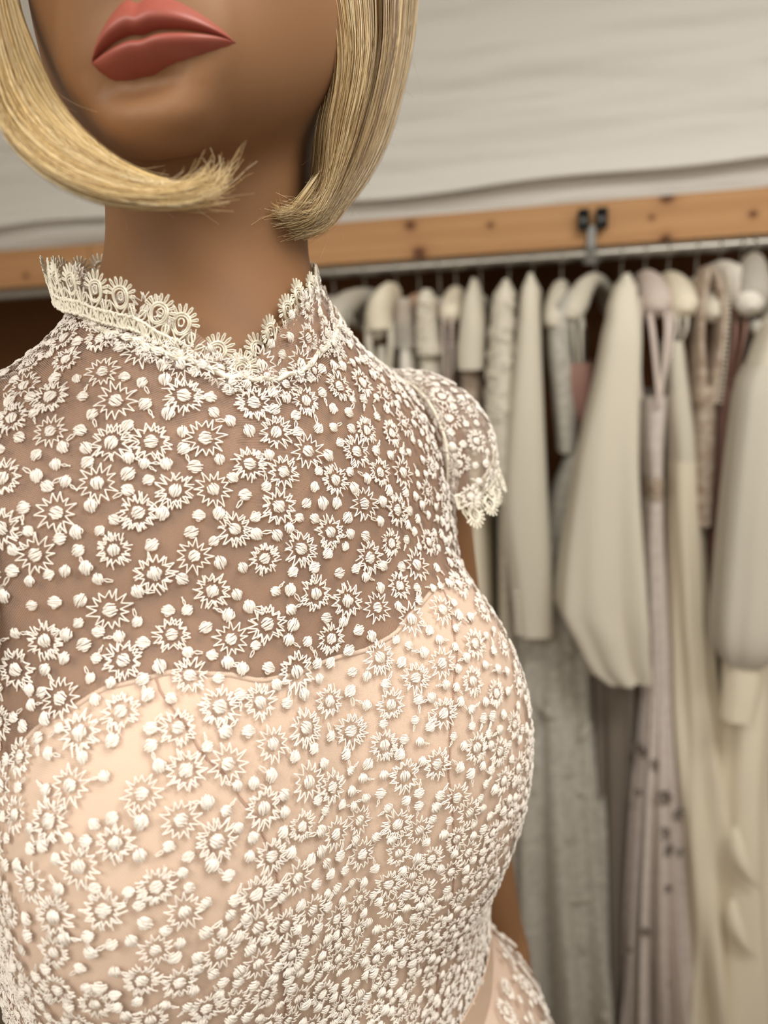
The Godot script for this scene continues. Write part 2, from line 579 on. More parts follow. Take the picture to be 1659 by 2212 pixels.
func arm(p: Vector3, a: Vector3, b: Vector3, c: Vector3, sgn: float) -> float:
	var d := smin(cap(p, a, b, 0.045, 0.038), cap(p, b, c, 0.038, 0.026), 0.02)
	if p.y < c.y + 0.05:                                       # the hand: palm, four fingers, thumb
		var q := p - c
		q.x *= sgn
		var f := 0.985
		d = smin(d, ell(q - Vector3(0.004, -0.055, 0.010), Vector3(0.016, 0.050, 0.037)), 0.03)
		for k in 4:
			var z := 0.036 - 0.0185 * k
			var l: float = [0.062, 0.070, 0.066, 0.050][k]
			var k0 := Vector3(0.006, -0.092 + 0.004 * absf(k - 1.3), z)
			var k1 := k0 + Vector3(0.002, -0.5 * l, 0.002) * f
			d = smin(d, smin(cap(q, k0, k1, 0.0088, 0.0082), cap(q, k1, k1 + Vector3(-0.010, -0.5 * l, 0.0), 0.0082, 0.0066), 0.004), 0.006)
		var t0 := Vector3(0.0, -0.030, 0.035)
		var t1 := Vector3(-0.006, -0.062, 0.060)
		d = smin(d, smin(cap(q, t0, t1, 0.012, 0.0098), cap(q, t1, Vector3(-0.010, -0.090, 0.066), 0.0098, 0.0078), 0.005), 0.010)
	return d

func head(p: Vector3) -> float:
	var q := head_i * (p - head_c)
	var m := Vector3(absf(q.x), q.y, q.z)
	var h := ell(q - Vector3(0, 0.045, -0.02), Vector3(0.072, 0.095, 0.092))
	h = smin(h, ell(q - Vector3(0, -0.012, 0.010), Vector3(0.068, 0.070, 0.066)), 0.04)
	h = smin(h, cap(m, Vector3(0.056, -0.028, -0.012), Vector3(0.009, -0.069, 0.064), 0.010, 0.014), 0.045)
	h = smin(h, ell(q - Vector3(0, -0.046, 0.068), Vector3(0.034, 0.026, 0.014)), 0.025)
	h = smin(h, cap(q, Vector3(0, 0.025, 0.073), Vector3(0, -0.012, 0.094), 0.007, 0.010), 0.018)     # nose
	h = smin(h, cap(m, Vector3(0.0, -0.016, 0.084), Vector3(0.011, -0.015, 0.078), 0.007, 0.006), 0.010)
	h = smin(h, cap(m, Vector3(0.012, 0.042, 0.071), Vector3(0.045, 0.042, 0.052), 0.009, 0.008), 0.02)  # brow
	h = -smin(-h, ell(m - Vector3(0.031, 0.022, 0.075), Vector3(0.016, 0.010, 0.012)), 0.012)          # eye socket
	h = smin(h, (m - Vector3(0.031, 0.022, 0.056)).length() - 0.0125, 0.004)
	h = smin(h, ell(q - Vector3(0, -0.074, 0.072), Vector3(0.018, 0.014, 0.013)), 0.016)                  # chin
	h = -smin(-h, ell(q - Vector3(0, -0.0655, 0.087), Vector3(0.016, 0.005, 0.007)), 0.014)             # dent above the chin
	return h

func body(p: Vector3) -> float:
	var d := torso(p)
	if p.x > 0.06 and p.y < 1.55:
		d = smin(d, arm(p, Vector3(0.178, 1.405, -0.048), Vector3(0.214, 1.13, -0.045), Vector3(0.247, 0.90, -0.025), 1.0), 0.03)
	elif p.x < -0.06 and p.y < 1.55:
		d = smin(d, arm(p, Vector3(-0.185, 1.41, -0.03), Vector3(-0.26, 1.13, -0.05), Vector3(-0.29, 0.90, 0.03), -1.0), 0.03)
	if p.y > 1.46:
		d = smin(d, head(p), 0.012)
	return maxf(d, 0.80 - p.y) if absf(p.x) < 0.22 else d

func grad(f: Callable, p: Vector3) -> Vector3:
	var e := 0.0008
	var d: float = f.call(p)
	return Vector3(f.call(p + Vector3(e, 0, 0)) - d, f.call(p + Vector3(0, e, 0)) - d, f.call(p + Vector3(0, 0, e)) - d).normalized()

func nets(f: Callable, lo: Vector3, hi: Vector3, cell: float) -> Surf:
	var s := Surf.new()
	var bs := 4
	var nb := Vector3i(((hi - lo) / (cell * bs)).ceil())
	var dim := nb * bs + Vector3i.ONE
	var sx := 1
	var sy := dim.x
	var sz := dim.x * dim.y
	var val := PackedFloat32Array()
	val.resize(sz * dim.z)
	val.fill(9.0)
	var vert := PackedInt32Array()
	vert.resize(sz * dim.z)
	vert.fill(-1)
	var reach := cell * bs * 0.87 * 1.25
	var blocks := []
	for bz in nb.z:
		for by in nb.y:
			for bx in nb.x:
				var o := Vector3i(bx, by, bz) * bs
				var mid := lo + (Vector3(o) + Vector3.ONE * (bs * 0.5)) * cell
				if absf(f.call(mid)) > reach:
					continue
				blocks.append(o)
				for z in bs + 1:
					for y in bs + 1:
						for x in bs + 1:
							var at := (o.x + x) + (o.y + y) * sy + (o.z + z) * sz
							if val[at] > 8.0:
								val[at] = f.call(lo + Vector3(o.x + x, o.y + y, o.z + z) * cell)
	var off := [0, sx, sy, sx + sy, sz, sx + sz, sy + sz, sx + sy + sz]
	var cells := PackedInt32Array()
	for o in blocks:
		for z in bs:
			for y in bs:
				for x in bs:
					var at: int = (o.x + x) + (o.y + y) * sy + (o.z + z) * sz
					var inside := 0
					for k in 8:
						if val[at + off[k]] < 0.0:
							inside += 1
					if inside == 0 or inside == 8:
						continue
					var sum := Vector3.ZERO
					var n := 0
					for a in 8:
						for b in [1, 2, 4]:
							if a & b:
								continue
							var va := val[at + off[a]]
							var vb := val[at + off[a | b]]
							if (va < 0.0) != (vb < 0.0):
								var t := va / (va - vb)
								var pa := Vector3(a & 1, (a >> 1) & 1, a >> 2)
								var pb := Vector3((a | b) & 1, ((a | b) >> 1) & 1, (a | b) >> 2)
								sum += pa.lerp(pb, t)
								n += 1
					var p := lo + (Vector3(o.x + x, o.y + y, o.z + z) + sum / n) * cell
					var g := grad(f, p)
					p -= g * clampf(f.call(p), -cell, cell)
					vert[at] = s.pt(p, g)
					cells.append(at)
	for at in cells:
		var v0 := val[at] < 0.0
		for e in [[sx, sy, sz], [sy, sz, sx], [sz, sx, sy]]:
			if (val[at + e[0]] < 0.0) == v0:
				continue
			var a: int = vert[at]
			var b: int = vert[at - e[1]]
			var c: int = vert[at - e[1] - e[2]]
			var d: int = vert[at - e[2]]
			if a >= 0 and b >= 0 and c >= 0 and d >= 0:
				s.quad(a, b, c, d)
	return s

func skin_z(x: float, y: float) -> float:                     # the face's front at x, y of the head's axes
	var z := 0.14
	for k in 24:
		var d := body(head_c + head_b * Vector3(x, y, z))
		z -= d * 0.9
		if d < 0.0001:
			break
	return z

func make_mannequin() -> void:
	head_b = Basis(Vector3.UP, PSI).inverse() * (Basis(Vector3.UP, deg_to_rad(-7.0)) * Basis(Vector3.RIGHT, deg_to_rad(-4.0)) * Basis(Vector3.BACK, deg_to_rad(4.0)))
	head_i = head_b.inverse()
	var t := thing("mannequin", "tan skinned female shop mannequin with rose lips, wearing the embroidered gown", "mannequin", STAND + Vector3(0, FLOOR, 0), PSI)
	var s := nets(body, Vector3(-0.40, 0.66, -0.20), Vector3(0.40, 1.82, 0.20), 0.006)
	put("body", s.mesh(), mats.skin, t, LIFT)
	for which in 2:                                            # upper and lower lip
		var rows := []
		for j in 15:
			var w := j / 14.0
			var r := PackedVector3Array()
			for k in 57:
				var u := -1.0 + 2.0 * k / 56.0
				var x := 0.0055 + u * (0.0345 if u > 0.0 else 0.0245)
				var line := -0.0500 - 0.0022 * u * u - 0.0040 * pow(maxf(-u, 0.0), 1.5) - 0.0012 * exp(-u * u / 0.02)
				var edge := 1.0 - pow(absf(u), 2.2)
				var tall: float
				var lift: float
				if which == 0:
					tall = 0.0165 * pow(1.0 - pow(absf(u), 1.6), 0.9) * (1.0 - 0.16 * exp(-u * u / 0.012))
					lift = 0.0062 * pow(sin(PI * pow(w, 0.62)), 0.9) * (1.0 - 0.25 * w)
				else:
					tall = -0.0122 * pow(maxf(1.0 - pow(absf(u), 3.0), 0.0), 0.9) * (1.0 - 0.24 * u)
					lift = 0.0066 * pow(sin(PI * pow(w, 0.8)), 0.8)
				var y := line + tall * w
				var z := skin_z(x, clampf(y, -0.09, -0.025)) + lift * pow(maxf(edge, 0.0), 0.6) - 0.0055 * exp(-w * 8.0) * edge - 0.0006 * w
				r.append(head_c + head_b * Vector3(x, y, z))
			rows.append(r)
		var l := Surf.new()
		sheet(l, rows, false, 1.0 if which == 0 else -1.0)
		put("upper_lip" if which == 0 else "lower_lip", l.mesh(), mats.lip, t, LIFT)
	var pole := Surf.new()
	tube(pole, PackedVector3Array([Vector3(0, 0.02, 0), Vector3(0, 0.5, 0), Vector3(0, 1.0, 0)]), 0.0125, 0.0125, 16, true)
	put("stand_pole", pole.mesh(), mats.chrome, t)
	var base := Surf.new()
	tube(base, PackedVector3Array([Vector3(0, 0.0, 0), Vector3(0, 0.008, 0), Vector3(0, 0.011, 0)]), 0.16, 0.155, 48, true)
	put("stand_base", base.mesh(), mats.steel, t)

# ---------------------------------------------------------------- wig
func strands(s: Surf, a: Array, b: Array, n: int, thick: Vector3, dark: float, s_lo: float, s_hi: float, frizz: float, tip := 0.3, segs := 15) -> void:
	for k in n:
		var f := s_lo + (s_hi - s_lo) * rng.randf()
		var clump := floorf(f * 26.0) / 26.0 + 0.02
		f = lerpf(f, clump, 0.35)
		var w := rng.randf_range(-1, 1)
		var end := 1.0 - (0.30 + 0.25 * absf(f - tip)) * pow(rng.randf(), 0.9)
		var drift := Vector3(rng.randfn(), rng.randfn(), rng.randfn()) * 0.0011 * frizz
		var curl := Vector3(rng.randfn(), rng.randfn(), rng.randfn()) * 0.0042 * frizz
		var ff := f + rng.randfn() * 0.03
		var pts := PackedVector3Array()
		for j in segs:
			var t := end * j / (segs - 1.0)
			var g := lerpf(lerpf(f, ff, t), tip, 0.7 * smoothstep(0.55, 1.0, t))
			var p := along(a, t).lerp(along(b, t), g)
			var slim := 1.0 - 0.55 * t * t
			pts.append(p + thick * w * slim + drift * t + curl * pow(t, 6.0))
		var tone := rng.randf()
		var c := Color(0.76, 0.63, 0.42).lerp(Color(0.90, 0.80, 0.60), tone)
		if rng.randf() < dark:
			c = Color(0.44, 0.31, 0.19).lerp(Color(0.60, 0.46, 0.29), tone)
		if rng.randf() < 0.12:
			c = Color(0.95, 0.89, 0.74)
		c = c.srgb_to_linear()
		tube(s, pts, 0.00017, 0.00006, 3, false, c, true)

func underlay(s: Surf, a: Array, b: Array, shift: Vector3, s_lo: float, s_hi: float, end: float, c: Color) -> void:
	var rows := []
	for j in 24:
		var r := PackedVector3Array()
		for k in 14:
			var t := end * j / 23.0
			r.append(along(a, t).lerp(along(b, t), lerpf(s_lo, s_hi, k / 13.0)) + shift + Vector3(0, 0, 0.0012 * sin(k * 2.1 + j * 0.1)))
		rows.append(r)
	var before := s.v.size()
	sheet(s, rows, false, 1.0)
	for k in s.v.size() - before:
		s.c.append(c)

func make_wig() -> void:
	rng.seed = 31
	var at := Basis(Vector3.UP, PSI) * head_c + STAND
	var t := thing("wig", "blonde chin length bob wig on the mannequin's head, tips curling inwards", "wig", at)
	var back := -at
	var s := Surf.new()
	underlay(s, LO, LI, Vector3(0.001, 0.003, -0.004), 0.06, 0.86, 0.80, Color(0.80, 0.685, 0.47).srgb_to_linear())
	strands(s, LO, LI, 2300, Vector3(0.0015, 0.002, 0.006), 0.18, 0.0, 1.0, 1.0, 0.25)
	strands(s, WA, WB, 130, Vector3(0.001, 0.001, 0.004), 0.05, 0.0, 1.0, 1.5, 0.1)
	put("hair_lock", s.mesh(), mats.hair, t, back)
	s = Surf.new()
	underlay(s, RI, RO, Vector3(-0.004, 0, -0.008), 0.04, 0.97, 0.84, Color(0.80, 0.685, 0.47).srgb_to_linear())
	strands(s, RI, RO, 1500, Vector3(0.004, 0, 0.006), 0.42, 0.0, 0.45, 1.0, 0.35)
	strands(s, RI, RO, 1800, Vector3(0.004, 0, 0.006), 0.46, 0.54, 1.0, 1.0, 0.62)
	strands(s, WC, WD, 420, Vector3(0.002, 0, 0.004), 0.10, 0.0, 1.0, 1.7, 0.5)
	put("hair_lock", s.mesh(), mats.hair, t, back)
	s = Surf.new()
	for k in 170:                                               # loose hairs that stand away from the locks
		var left := k % 3 == 0
		var a: Array = LO if left else RI
		var b: Array = LI if left else RO
		var f := rnd(0.0, 1.0) if left else (rnd(0.85, 1.0) if k % 2 else rnd(0, 1))
		var t0 := rnd(0.15, 0.7)
		var p := along(a, t0).lerp(along(b, t0), f)
		var q := along(a, minf(t0 + 0.12, 1)).lerp(along(b, minf(t0 + 0.12, 1)), f)
		var dir := (q - p).normalized()
		var away := Vector3(rng.randfn(), rng.randfn() * 0.7, rng.randfn() + 0.3).normalized()
		var pts := PackedVector3Array()
		var l := rnd(0.010, 0.036)
		for j in 9:
			var x := j / 8.0
			pts.append(p + dir * l * x + away * l * 0.55 * x * x)
		tube(s, pts, 0.00011, 0.00005, 3, false, Color(0.50, 0.38, 0.22), true)
	var loose := put("loose_hairs", s.mesh(), mats.hair, t, back)
	loose.set_meta("kind", "stuff")
	# the cap over the skull, open at the face, and the hair that falls behind the ear to the nape
	var rows := []
	var hb := Basis(Vector3.UP, PSI) * head_b
	for j in 24:
		var r := PackedVector3Array()
		for k in 49:
			var az := deg_to_rad(lerpf(52.0, 308.0, k / 48.0))
			var el := lerpf(-0.12, 1.5, j / 23.0)
			var d := Vector3(sin(az) * cos(el), sin(el), cos(az) * cos(el))
			r.append(at + hb * (Vector3(0, 0.045, -0.02) + d * Vector3(0.086, 0.108, 0.104)))
		rows.append(r)
	s = Surf.new()
	sheet(s, rows, false, -1.0)
	put("wig_cap", s.mesh(), mats.cap, t, back)
	rows = []
	for j in 20:
		var r := PackedVector3Array()
		for k in 25:
			r.append(at + hb * Vector3(0.041 + 0.016 * k / 24.0, lerpf(0.04, -0.086 - 0.0008 * (k % 3), j / 19.0), lerpf(-0.030, -0.086, k / 24.0)))
		rows.append(r)
	s = Surf.new()
	sheet(s, rows, false, 1.0)
	put("nape_hair", s.mesh(), mats.cap, t, back)

# ---------------------------------------------------------------- the gown
const NT := 144
const NV := 104
const V_WAIST := 0.62
var sp := []                                               # rows of points on the torso
var sn := []                                               # rows of normals

func neck_y(th: float) -> float:
	return table([[0, 1.3355], [10, 1.3345], [18, 1.337], [27, 1.345], [36, 1.350], [47, 1.347], [57, 1.334], [69, 1.306], [90, 1.284], [130, 1.28], [180, 1.28]], absf(th))

func seam_y(th: float) -> float:
	return table([[0, 1.473], [15, 1.476], [30, 1.485], [57, 1.498], [97, 1.514], [180, 1.522]], absf(th))

func ray_in(o: Vector3, d: Vector3) -> Vector3:
	var t := 0.34
	for k in 26:
		var s := torso(o + d * t)
		t -= s * 0.88
		if absf(s) < 0.00015:
			break
	return o + d * t

func fan(th: float, v: float, top: float) -> Vector3:
	var y := 1.0 + 0.33 * minf(v / V_WAIST, 1.0)
	var e := maxf(v - V_WAIST, 0.0) / (1.0 - V_WAIST) * top
	return ray_in(Vector3(0, y, 0), Vector3(sin(th) * cos(e), sin(e), cos(th) * cos(e)))

func survey() -> void:
	var tops := PackedFloat32Array()
	for k in NT:
		var th := -PI + TAU * k / NT
		var a := 0.5
		var b := 1.45
		for i in 11:
			var m := (a + b) / 2
			if fan(th, 1.0, m).y < seam_y(rad_to_deg(th)):
				a = m
			else:
				b = m
		tops.append(a)
	for j in NV:
		var r := PackedVector3Array()
		for k in NT:
			r.append(fan(-PI + TAU * k / NT, j / (NV - 1.0), tops[k]))
		sp.append(r)
	for j in NV:
		var r := PackedVector3Array()
		for k in NT:
			var up: Vector3 = sp[mini(j + 1, NV - 1)][k] - sp[maxi(j - 1, 0)][k]
			var ac: Vector3 = sp[j][(k + 1) % NT] - sp[j][(k + NT - 1) % NT]
			r.append(ac.cross(up).normalized())
		sn.append(r)

func on(th: float, v: float, off := 0.0) -> Vector3:      # th in degrees
	var x := fposmod((th + 180.0) / 360.0 * NT, NT)
	var y := clampf(v, 0, 1) * (NV - 1)
	var i := int(x)
	var j := mini(int(y), NV - 2)
	var a := i % NT
	var b := (i + 1) % NT
	var p: Vector3 = sp[j][a].lerp(sp[j][b], x - i).lerp(sp[j + 1][a].lerp(sp[j + 1][b], x - i), y - j)
	return p if off == 0.0 else p + on_n(th, v) * off

func on_n(th: float, v: float) -> Vector3:
	var x := fposmod((th + 180.0) / 360.0 * NT, NT)
	var y := clampf(v, 0, 1) * (NV - 1)
	var i := int(x)
	var j := mini(int(y), NV - 2)
	var a := i % NT
	var b := (i + 1) % NT
	return sn[j][a].lerp(sn[j][b], x - i).lerp(sn[j + 1][a].lerp(sn[j + 1][b], x - i), y - j).normalized()

func v_at(th: float, y: float) -> float:                  # where the column th reaches the height y
	var a := 0.0
	var b := 1.0
	for k in 16:
		var m := (a + b) / 2
		if on(th, m).y < y:
			a = m
		else:
			b = m
	return (a + b) / 2

func star_mesh(k: int) -> ArrayMesh:                      # a zigzag ring of thread round a satin stitched pad
	var s := Surf.new()
	var n: int = [12, 13, 14, 12, 15, 13][k]
	for strand in 2:
		if strand == 1 and k % 3 == 2:
			continue
		var zig := []
		for i in n * 2:
			var a := TAU * i / (n * 2.0) + rnd(-0.09, 0.09) + strand * 0.13
			var r := rnd(0.0043, 0.0056) if i % 2 == 0 else rnd(0.0074, 0.0104)
			zig.append(Vector3(cos(a) * r, sin(a) * r, rnd(0.0, 0.0003)))
		for i in n * 2:
			if strand == 1 and rng.randf() < 0.25:
				continue
			var a: Vector3 = zig[i]
			var b: Vector3 = zig[(i + 1) % (n * 2)]
			tube(s, PackedVector3Array([a, (a + b) / 2 + Vector3(0, 0, 0.0006), b]), 0.00034, 0.00034, 4)
	pad(s, Vector3.ZERO, 0.0031, rnd(0, PI), 0.0012)
	return s.mesh()

func pad(s: Surf, c: Vector3, r: float, turn: float, h: float) -> void:
	var b := Basis(Vector3.BACK, turn)
	var n := 11
	for i in n:
		var x := lerpf(-0.92, 0.92, i / (n - 1.0)) + rnd(-0.09, 0.09)
		var half := sqrt(1.0 - x * x * 0.80) * rnd(0.80, 1.15)
		var pts := PackedVector3Array()
		for j in 5:
			var y := -1.0 + j / 2.0
			var fanned := x * (1.0 - 0.30 * y * y) + 0.10 * y * sin(i * 1.9)
			pts.append(c + b * Vector3(fanned * r, y * half * r, h * (1.0 - 0.92 * y * y) * (1.0 - 0.45 * x * x) + rnd(0, 0.00035)))
		tube(s, pts, r * 0.115, r * 0.10, 4)

func dot_mesh(k: int) -> ArrayMesh:
	var s := Surf.new()
	pad(s, Vector3.ZERO, 0.0028, rnd(0, PI), 0.0011)
	if k % 2 == 0:                                         # the thread that runs on to the next flower
		for j in 2:
			tube(s, PackedVector3Array([Vector3(0, 0.002, 0.0002), Vector3(rnd(-0.001, 0.001), 0.0045, 0.0006), Vector3(0.0006 * j, 0.0072, 0.0002)]), 0.0003, 0.0003, 4)
	return s.mesh()

class Spots:                                              # points kept apart
	var cells := {}
	var size := 0.025

	func key(p: Vector3) -> Vector3i:
		return Vector3i((p / size).floor())

	func clear_of(p: Vector3, gap: float, kind: int) -> bool:
		var k := key(p)
		for x in range(-1, 2):
			for y in range(-1, 2):
				for z in range(-1, 2):
					for q in cells.get(k + Vector3i(x, y, z), []):
						if q[1] == kind and p.distance_to(q[0]) < gap:
							return false
		return true

	func add(p: Vector3, kind: int) -> void:
		var k := key(p)
		if not cells.has(k):
			cells[k] = []
		cells[k].append([p, kind])

func facing(p: Vector3, n: Vector3, size: float) -> Transform3D:
	var a := n.cross(Vector3.UP if absf(n.y) < 0.9 else Vector3.RIGHT).normalized()
	var b := Basis(a, n.cross(a), n).rotated(n, rng.randf() * TAU)
	return Transform3D(b.scaled_local(Vector3(size, size, size)), p)

# scatter flowers and dots: pick() returns [point, normal]
func scatter(pick: Callable, tries: int, star_gap: float, dot_gap: float, stars: Array, dots: Array, low := 0.0) -> void:
	var spots := Spots.new()
	for k in tries:
		var q: Array = pick.call()
		var p: Vector3 = q[0]
		var f := 1.0 - 0.30 * smoothstep(low + 0.12, low - 0.04, p.y)    # the motifs stand closer towards the waist
		if spots.clear_of(p, star_gap * f * rnd(0.92, 1.25), 0):
			spots.add(p, 0)
			stars.append(facing(p, q[1], rnd(0.86, 1.08) * (0.4 + 0.6 * f)))
	for k in tries * 3:
		var q: Array = pick.call()
		var p: Vector3 = q[0]
		var f := 1.0 - 0.30 * smoothstep(low + 0.12, low - 0.04, p.y)
		if spots.clear_of(p, 0.0105 * f, 0) and spots.clear_of(p, dot_gap * f * rnd(0.9, 1.6), 1):
			spots.add(p, 1)
			dots.append(facing(p, q[1], rnd(0.85, 1.15)))

var star_shapes := []
var dot_shapes := []

func embroider(parent: Node3D, list: Array, called: String, shapes: Array, most: int, eye: Vector3) -> void:
	var seen := []
	for t: Transform3D in list:
		var to := eye - t.origin
		seen.append([to.length() * (1.0 if t.basis.z.dot(to) > 0.0 else 4.0), t])
	seen.sort_custom(func(a, b): return a[0] < b[0])
	var rest := []
	for k in seen.size():
		if k < most:
			put(called, shapes[k % shapes.size()], mats.thread, parent).transform = seen[k][1]
		else:
			rest.append(seen[k][1])
	if rest.size() > 0:
		stuff(parent, "more_" + called, shapes[0], rest)

func stuff(parent: Node3D, called: String, m: Mesh, list: Array) -> void:
	var mm := MultiMesh.new()
	mm.transform_format = MultiMesh.TRANSFORM_3D
	mm.mesh = m
	mm.instance_count = list.size()
	for k in list.size():
		mm.set_instance_transform(k, list[k])
	var o := MultiMeshInstance3D.new()
	o.name = free_name(called, parent)
	o.multimesh = mm
	o.material_override = mats.thread
	o.set_meta("kind", "stuff")
	parent.add_child(o, true)

func loop(c: Vector3, rx: float, ry: float, n: int) -> PackedVector3Array:
	var p := PackedVector3Array()
	for k in n + 1:
		var a := TAU * k / n - PI / 2
		p.append(c + Vector3(cos(a) * rx * (1.0 - 0.25 * (0.5 - 0.5 * sin(a))), sin(a) * ry, 0.0004 * sin(3 * a)))
	return p

func scallop_mesh(k: int) -> ArrayMesh:
	var s := Surf.new()
	tube(s, loop(Vector3(0, 0.0080, 0), 0.0046, 0.0052, 18), 0.00065, 0.00065, 5)
	tube(s, loop(Vector3(0, 0.0078, 0.0003), 0.0036, 0.0042, 16), 0.00045, 0.00045, 4)
	tube(s, loop(Vector3(0.0003 * (k - 1), 0.0086, 0.0002), 0.0016, 0.0020, 12), 0.0005, 0.0005, 4)
	for i in 9:                                            # the fan of picots
		var a := lerpf(-1.45, 1.45, i / 8.0)
		var d := Vector3(sin(a), cos(a), 0)
		var c := Vector3(0, 0.0085, 0)
		var l := rnd(0.0090, 0.0100) - 0.0014 * absf(a) / 1.45
		for e in 2:
			var side := Vector3(d.y, -d.x, 0) * (0.00042 if e else -0.00042)
			tube(s, PackedVector3Array([c + d * 0.0048 + side * 0.6, c + d * 0.0075 + side * 1.3, c + d * l + side * 0.3]), 0.00040, 0.00040, 4)
	for e in [-1.0, 1.0]:
		tube(s, loop(Vector3(0.0062 * e, 0.0028, 0), 0.0018, 0.0026, 12), 0.0005, 0.0005, 4)
		tube(s, PackedVector3Array([Vector3(0.0078 * e, -0.001, 0), Vector3(0.0052 * e, 0.0058, 0.0005), Vector3(0.0026 * e, 0.0030, 0), Vector3(0.0, -0.001, 0)]), 0.0005, 0.0005, 4)
		tube(s, PackedVector3Array([Vector3(0.0074 * e, 0.0050, 0), Vector3(0.0072 * e, 0.0078, 0.0004)]), 0.0004, 0.0004, 4)
	return s.mesh()

# lace along an edge: line of points with the directions out and up; a band of knotted thread and scallops as parts
func lace(parent: Node3D, line: PackedVector3Array, ups: PackedVector3Array, outs: PackedVector3Array, height: float, pitch: float) -> void:
	var n := line.size()
	var s := Surf.new()
	for strand in 7:
		var pts := PackedVector3Array()
		var ph := rnd(0, 6)
		for i in n:
			for q in 4:
				var f := (i + q / 4.0)
				var a := mini(i + 1, n - 1)
				var p := line[i].lerp(line[a], q / 4.0)
				var up := ups[i].lerp(ups[a], q / 4.0)
				var o := outs[i].lerp(outs[a], q / 4.0)
				var y := -0.5 - 0.5 * sin(f * (2.1 + 0.37 * strand) + ph) if strand < 5 else (-0.02 if strand == 5 else -0.98)
				pts.append(p + up * (y * height + rnd(-0.0005, 0.0005)) + o * rnd(0.0, 0.0012))
		tube(s, pts, 0.00055 if strand < 5 else 0.0009, 0.00055 if strand < 5 else 0.0009, 4)
	var band := put("lace_band", s.mesh(), mats.lace_thread, parent)
	var run := 0.0
	var k := 0
	for i in range(1, n):
		run += line[i].distance_to(line[i - 1])
		if run >= pitch * (k + 0.5):
			var x := (line[i] - line[i - 1]).normalized()
			var y := (ups[i] - x * ups[i].dot(x)).normalized()
			var z := x.cross(y)
			var b := Basis(x, y, z).rotated(x, rnd(-0.12, 0.10)).rotated(z, rnd(-0.06, 0.06))
			put("lace_scallop", scallops[k % 4], mats.lace_thread, band).transform = Transform3D(b, line[i] + outs[i] * 0.0005)
			k += 1

var scallops := []

func make_gown() -> void:
	rng.seed = 11
	survey()
	for k in 6:
		star_shapes.append(star_mesh(k))
	for k in 4:
		dot_shapes.append(dot_mesh(k))
		scallops.append(scallop_mesh(k))
	var eye := (Basis(Vector3.UP, PSI).inverse() * (Vector3(0, 1.5, 0) - STAND))
	var t := thing("wedding_gown", "blush lined wedding gown with white star embroidery, lace collar and cap sleeves, on the mannequin", "wedding dress", STAND + Vector3(0, FLOOR, 0), PSI)
	# lining up to the sweetheart edge
	var rows := []
	var edge := PackedVector3Array()
	var vtop := PackedFloat32Array()
	for k in NT:
		var th := -180.0 + 360.0 * k / NT
		vtop.append(v_at(th, neck_y(th)))
	for j in 72:
		var r := PackedVector3Array()
		for k in NT:
			var th := -180.0 + 360.0 * k / NT
			r.append(on(th, vtop[k] * j / 71.0, 0.0022))
		rows.append(r)
	var s := Surf.new()
	sheet(s, rows, true, 1.0, 0.0063, 0.0052)
	for k in NT + 1:
		var th := -180.0 + 360.0 * k / NT
		edge.append(on(th, vtop[k % NT], 0.0020))
	tube(s, edge, 0.0013, 0.0013, 6)
	var lining := put("bodice_lining", s.mesh(), mats.lining, t, LIFT)
	for sg in [-1.0, 1.0]:                                 # princess seams
		var line := PackedVector3Array()
		var cord := PackedVector3Array()
		for k in 60:
			var y := lerpf(1.349, 1.06, k / 59.0)
			var th: float = sg * table([[1.157, 21.5], [1.229, 20.5], [1.259, 20.5], [1.28, 22.5], [1.30, 26], [1.323, 32], [1.349, 39]], y)
			var v := v_at(th, y)
			line.append(on(th, v, 0.0026))
			cord.append(on(th + sg * 0.35, v, 0.0030 + 0.0003 * (k % 2)))
		s = Surf.new()
		tube(s, line, 0.0005, 0.0005, 5)
		put("princess_seam", s.mesh(), mats.seam, lining)
	# tulle over all of it, with the embroidery
	rows = []
	for j in NV:
		var r := PackedVector3Array()
		for k in NT:
			r.append(sp[j][k] + sn[j][k] * 0.0036)
		rows.append(r)
	s = Surf.new()
	sheet(s, rows, true, 1.0, 0.0063, 0.0062)
	var tulle := put("tulle_overlay", s.mesh(), mats.tulle, t, LIFT)
	var stars := []
	var dots := []
	scatter(func():
		var th := rnd(-118.0, 118.0)
		var v := rnd(0.08, 0.995)
		return [on(th, v, 0.0042), on_n(th, v)], 7000, 0.0178, 0.0072, stars, dots, 1.20)
	embroider(tulle, stars, "embroidered_star", star_shapes, 300, eye)
	embroider(tulle, dots, "embroidered_dot", dot_shapes, 300, eye)
	make_collar(t, eye)
	for sg in [1.0, -1.0]:
		make_sleeve(t, sg, eye)
	# ribbon round the waist
	rows = []
	for j in 9:
		var r := PackedVector3Array()
		for k in NT:
			var th := -180.0 + 360.0 * k / NT
			var f := j / 8.0
			r.append(on(th, lerpf(1.016, 1.060, f) * 1.878787 - 1.878787, 0.0052 + 0.0016 * sin(PI * f)))
		rows.append(r)
	s = Surf.new()
	sheet(s, rows, true, 1.0)
	for e in [0, 8]:
		var hem := PackedVector3Array()
		for k in NT + 1:
			hem.append(rows[e][k % NT])
		tube(s, hem, 0.0007, 0.0007, 5)
	put("ribbon_belt", s.mesh(), mats.ribbon, t, LIFT)
	make_skirt(t, eye)

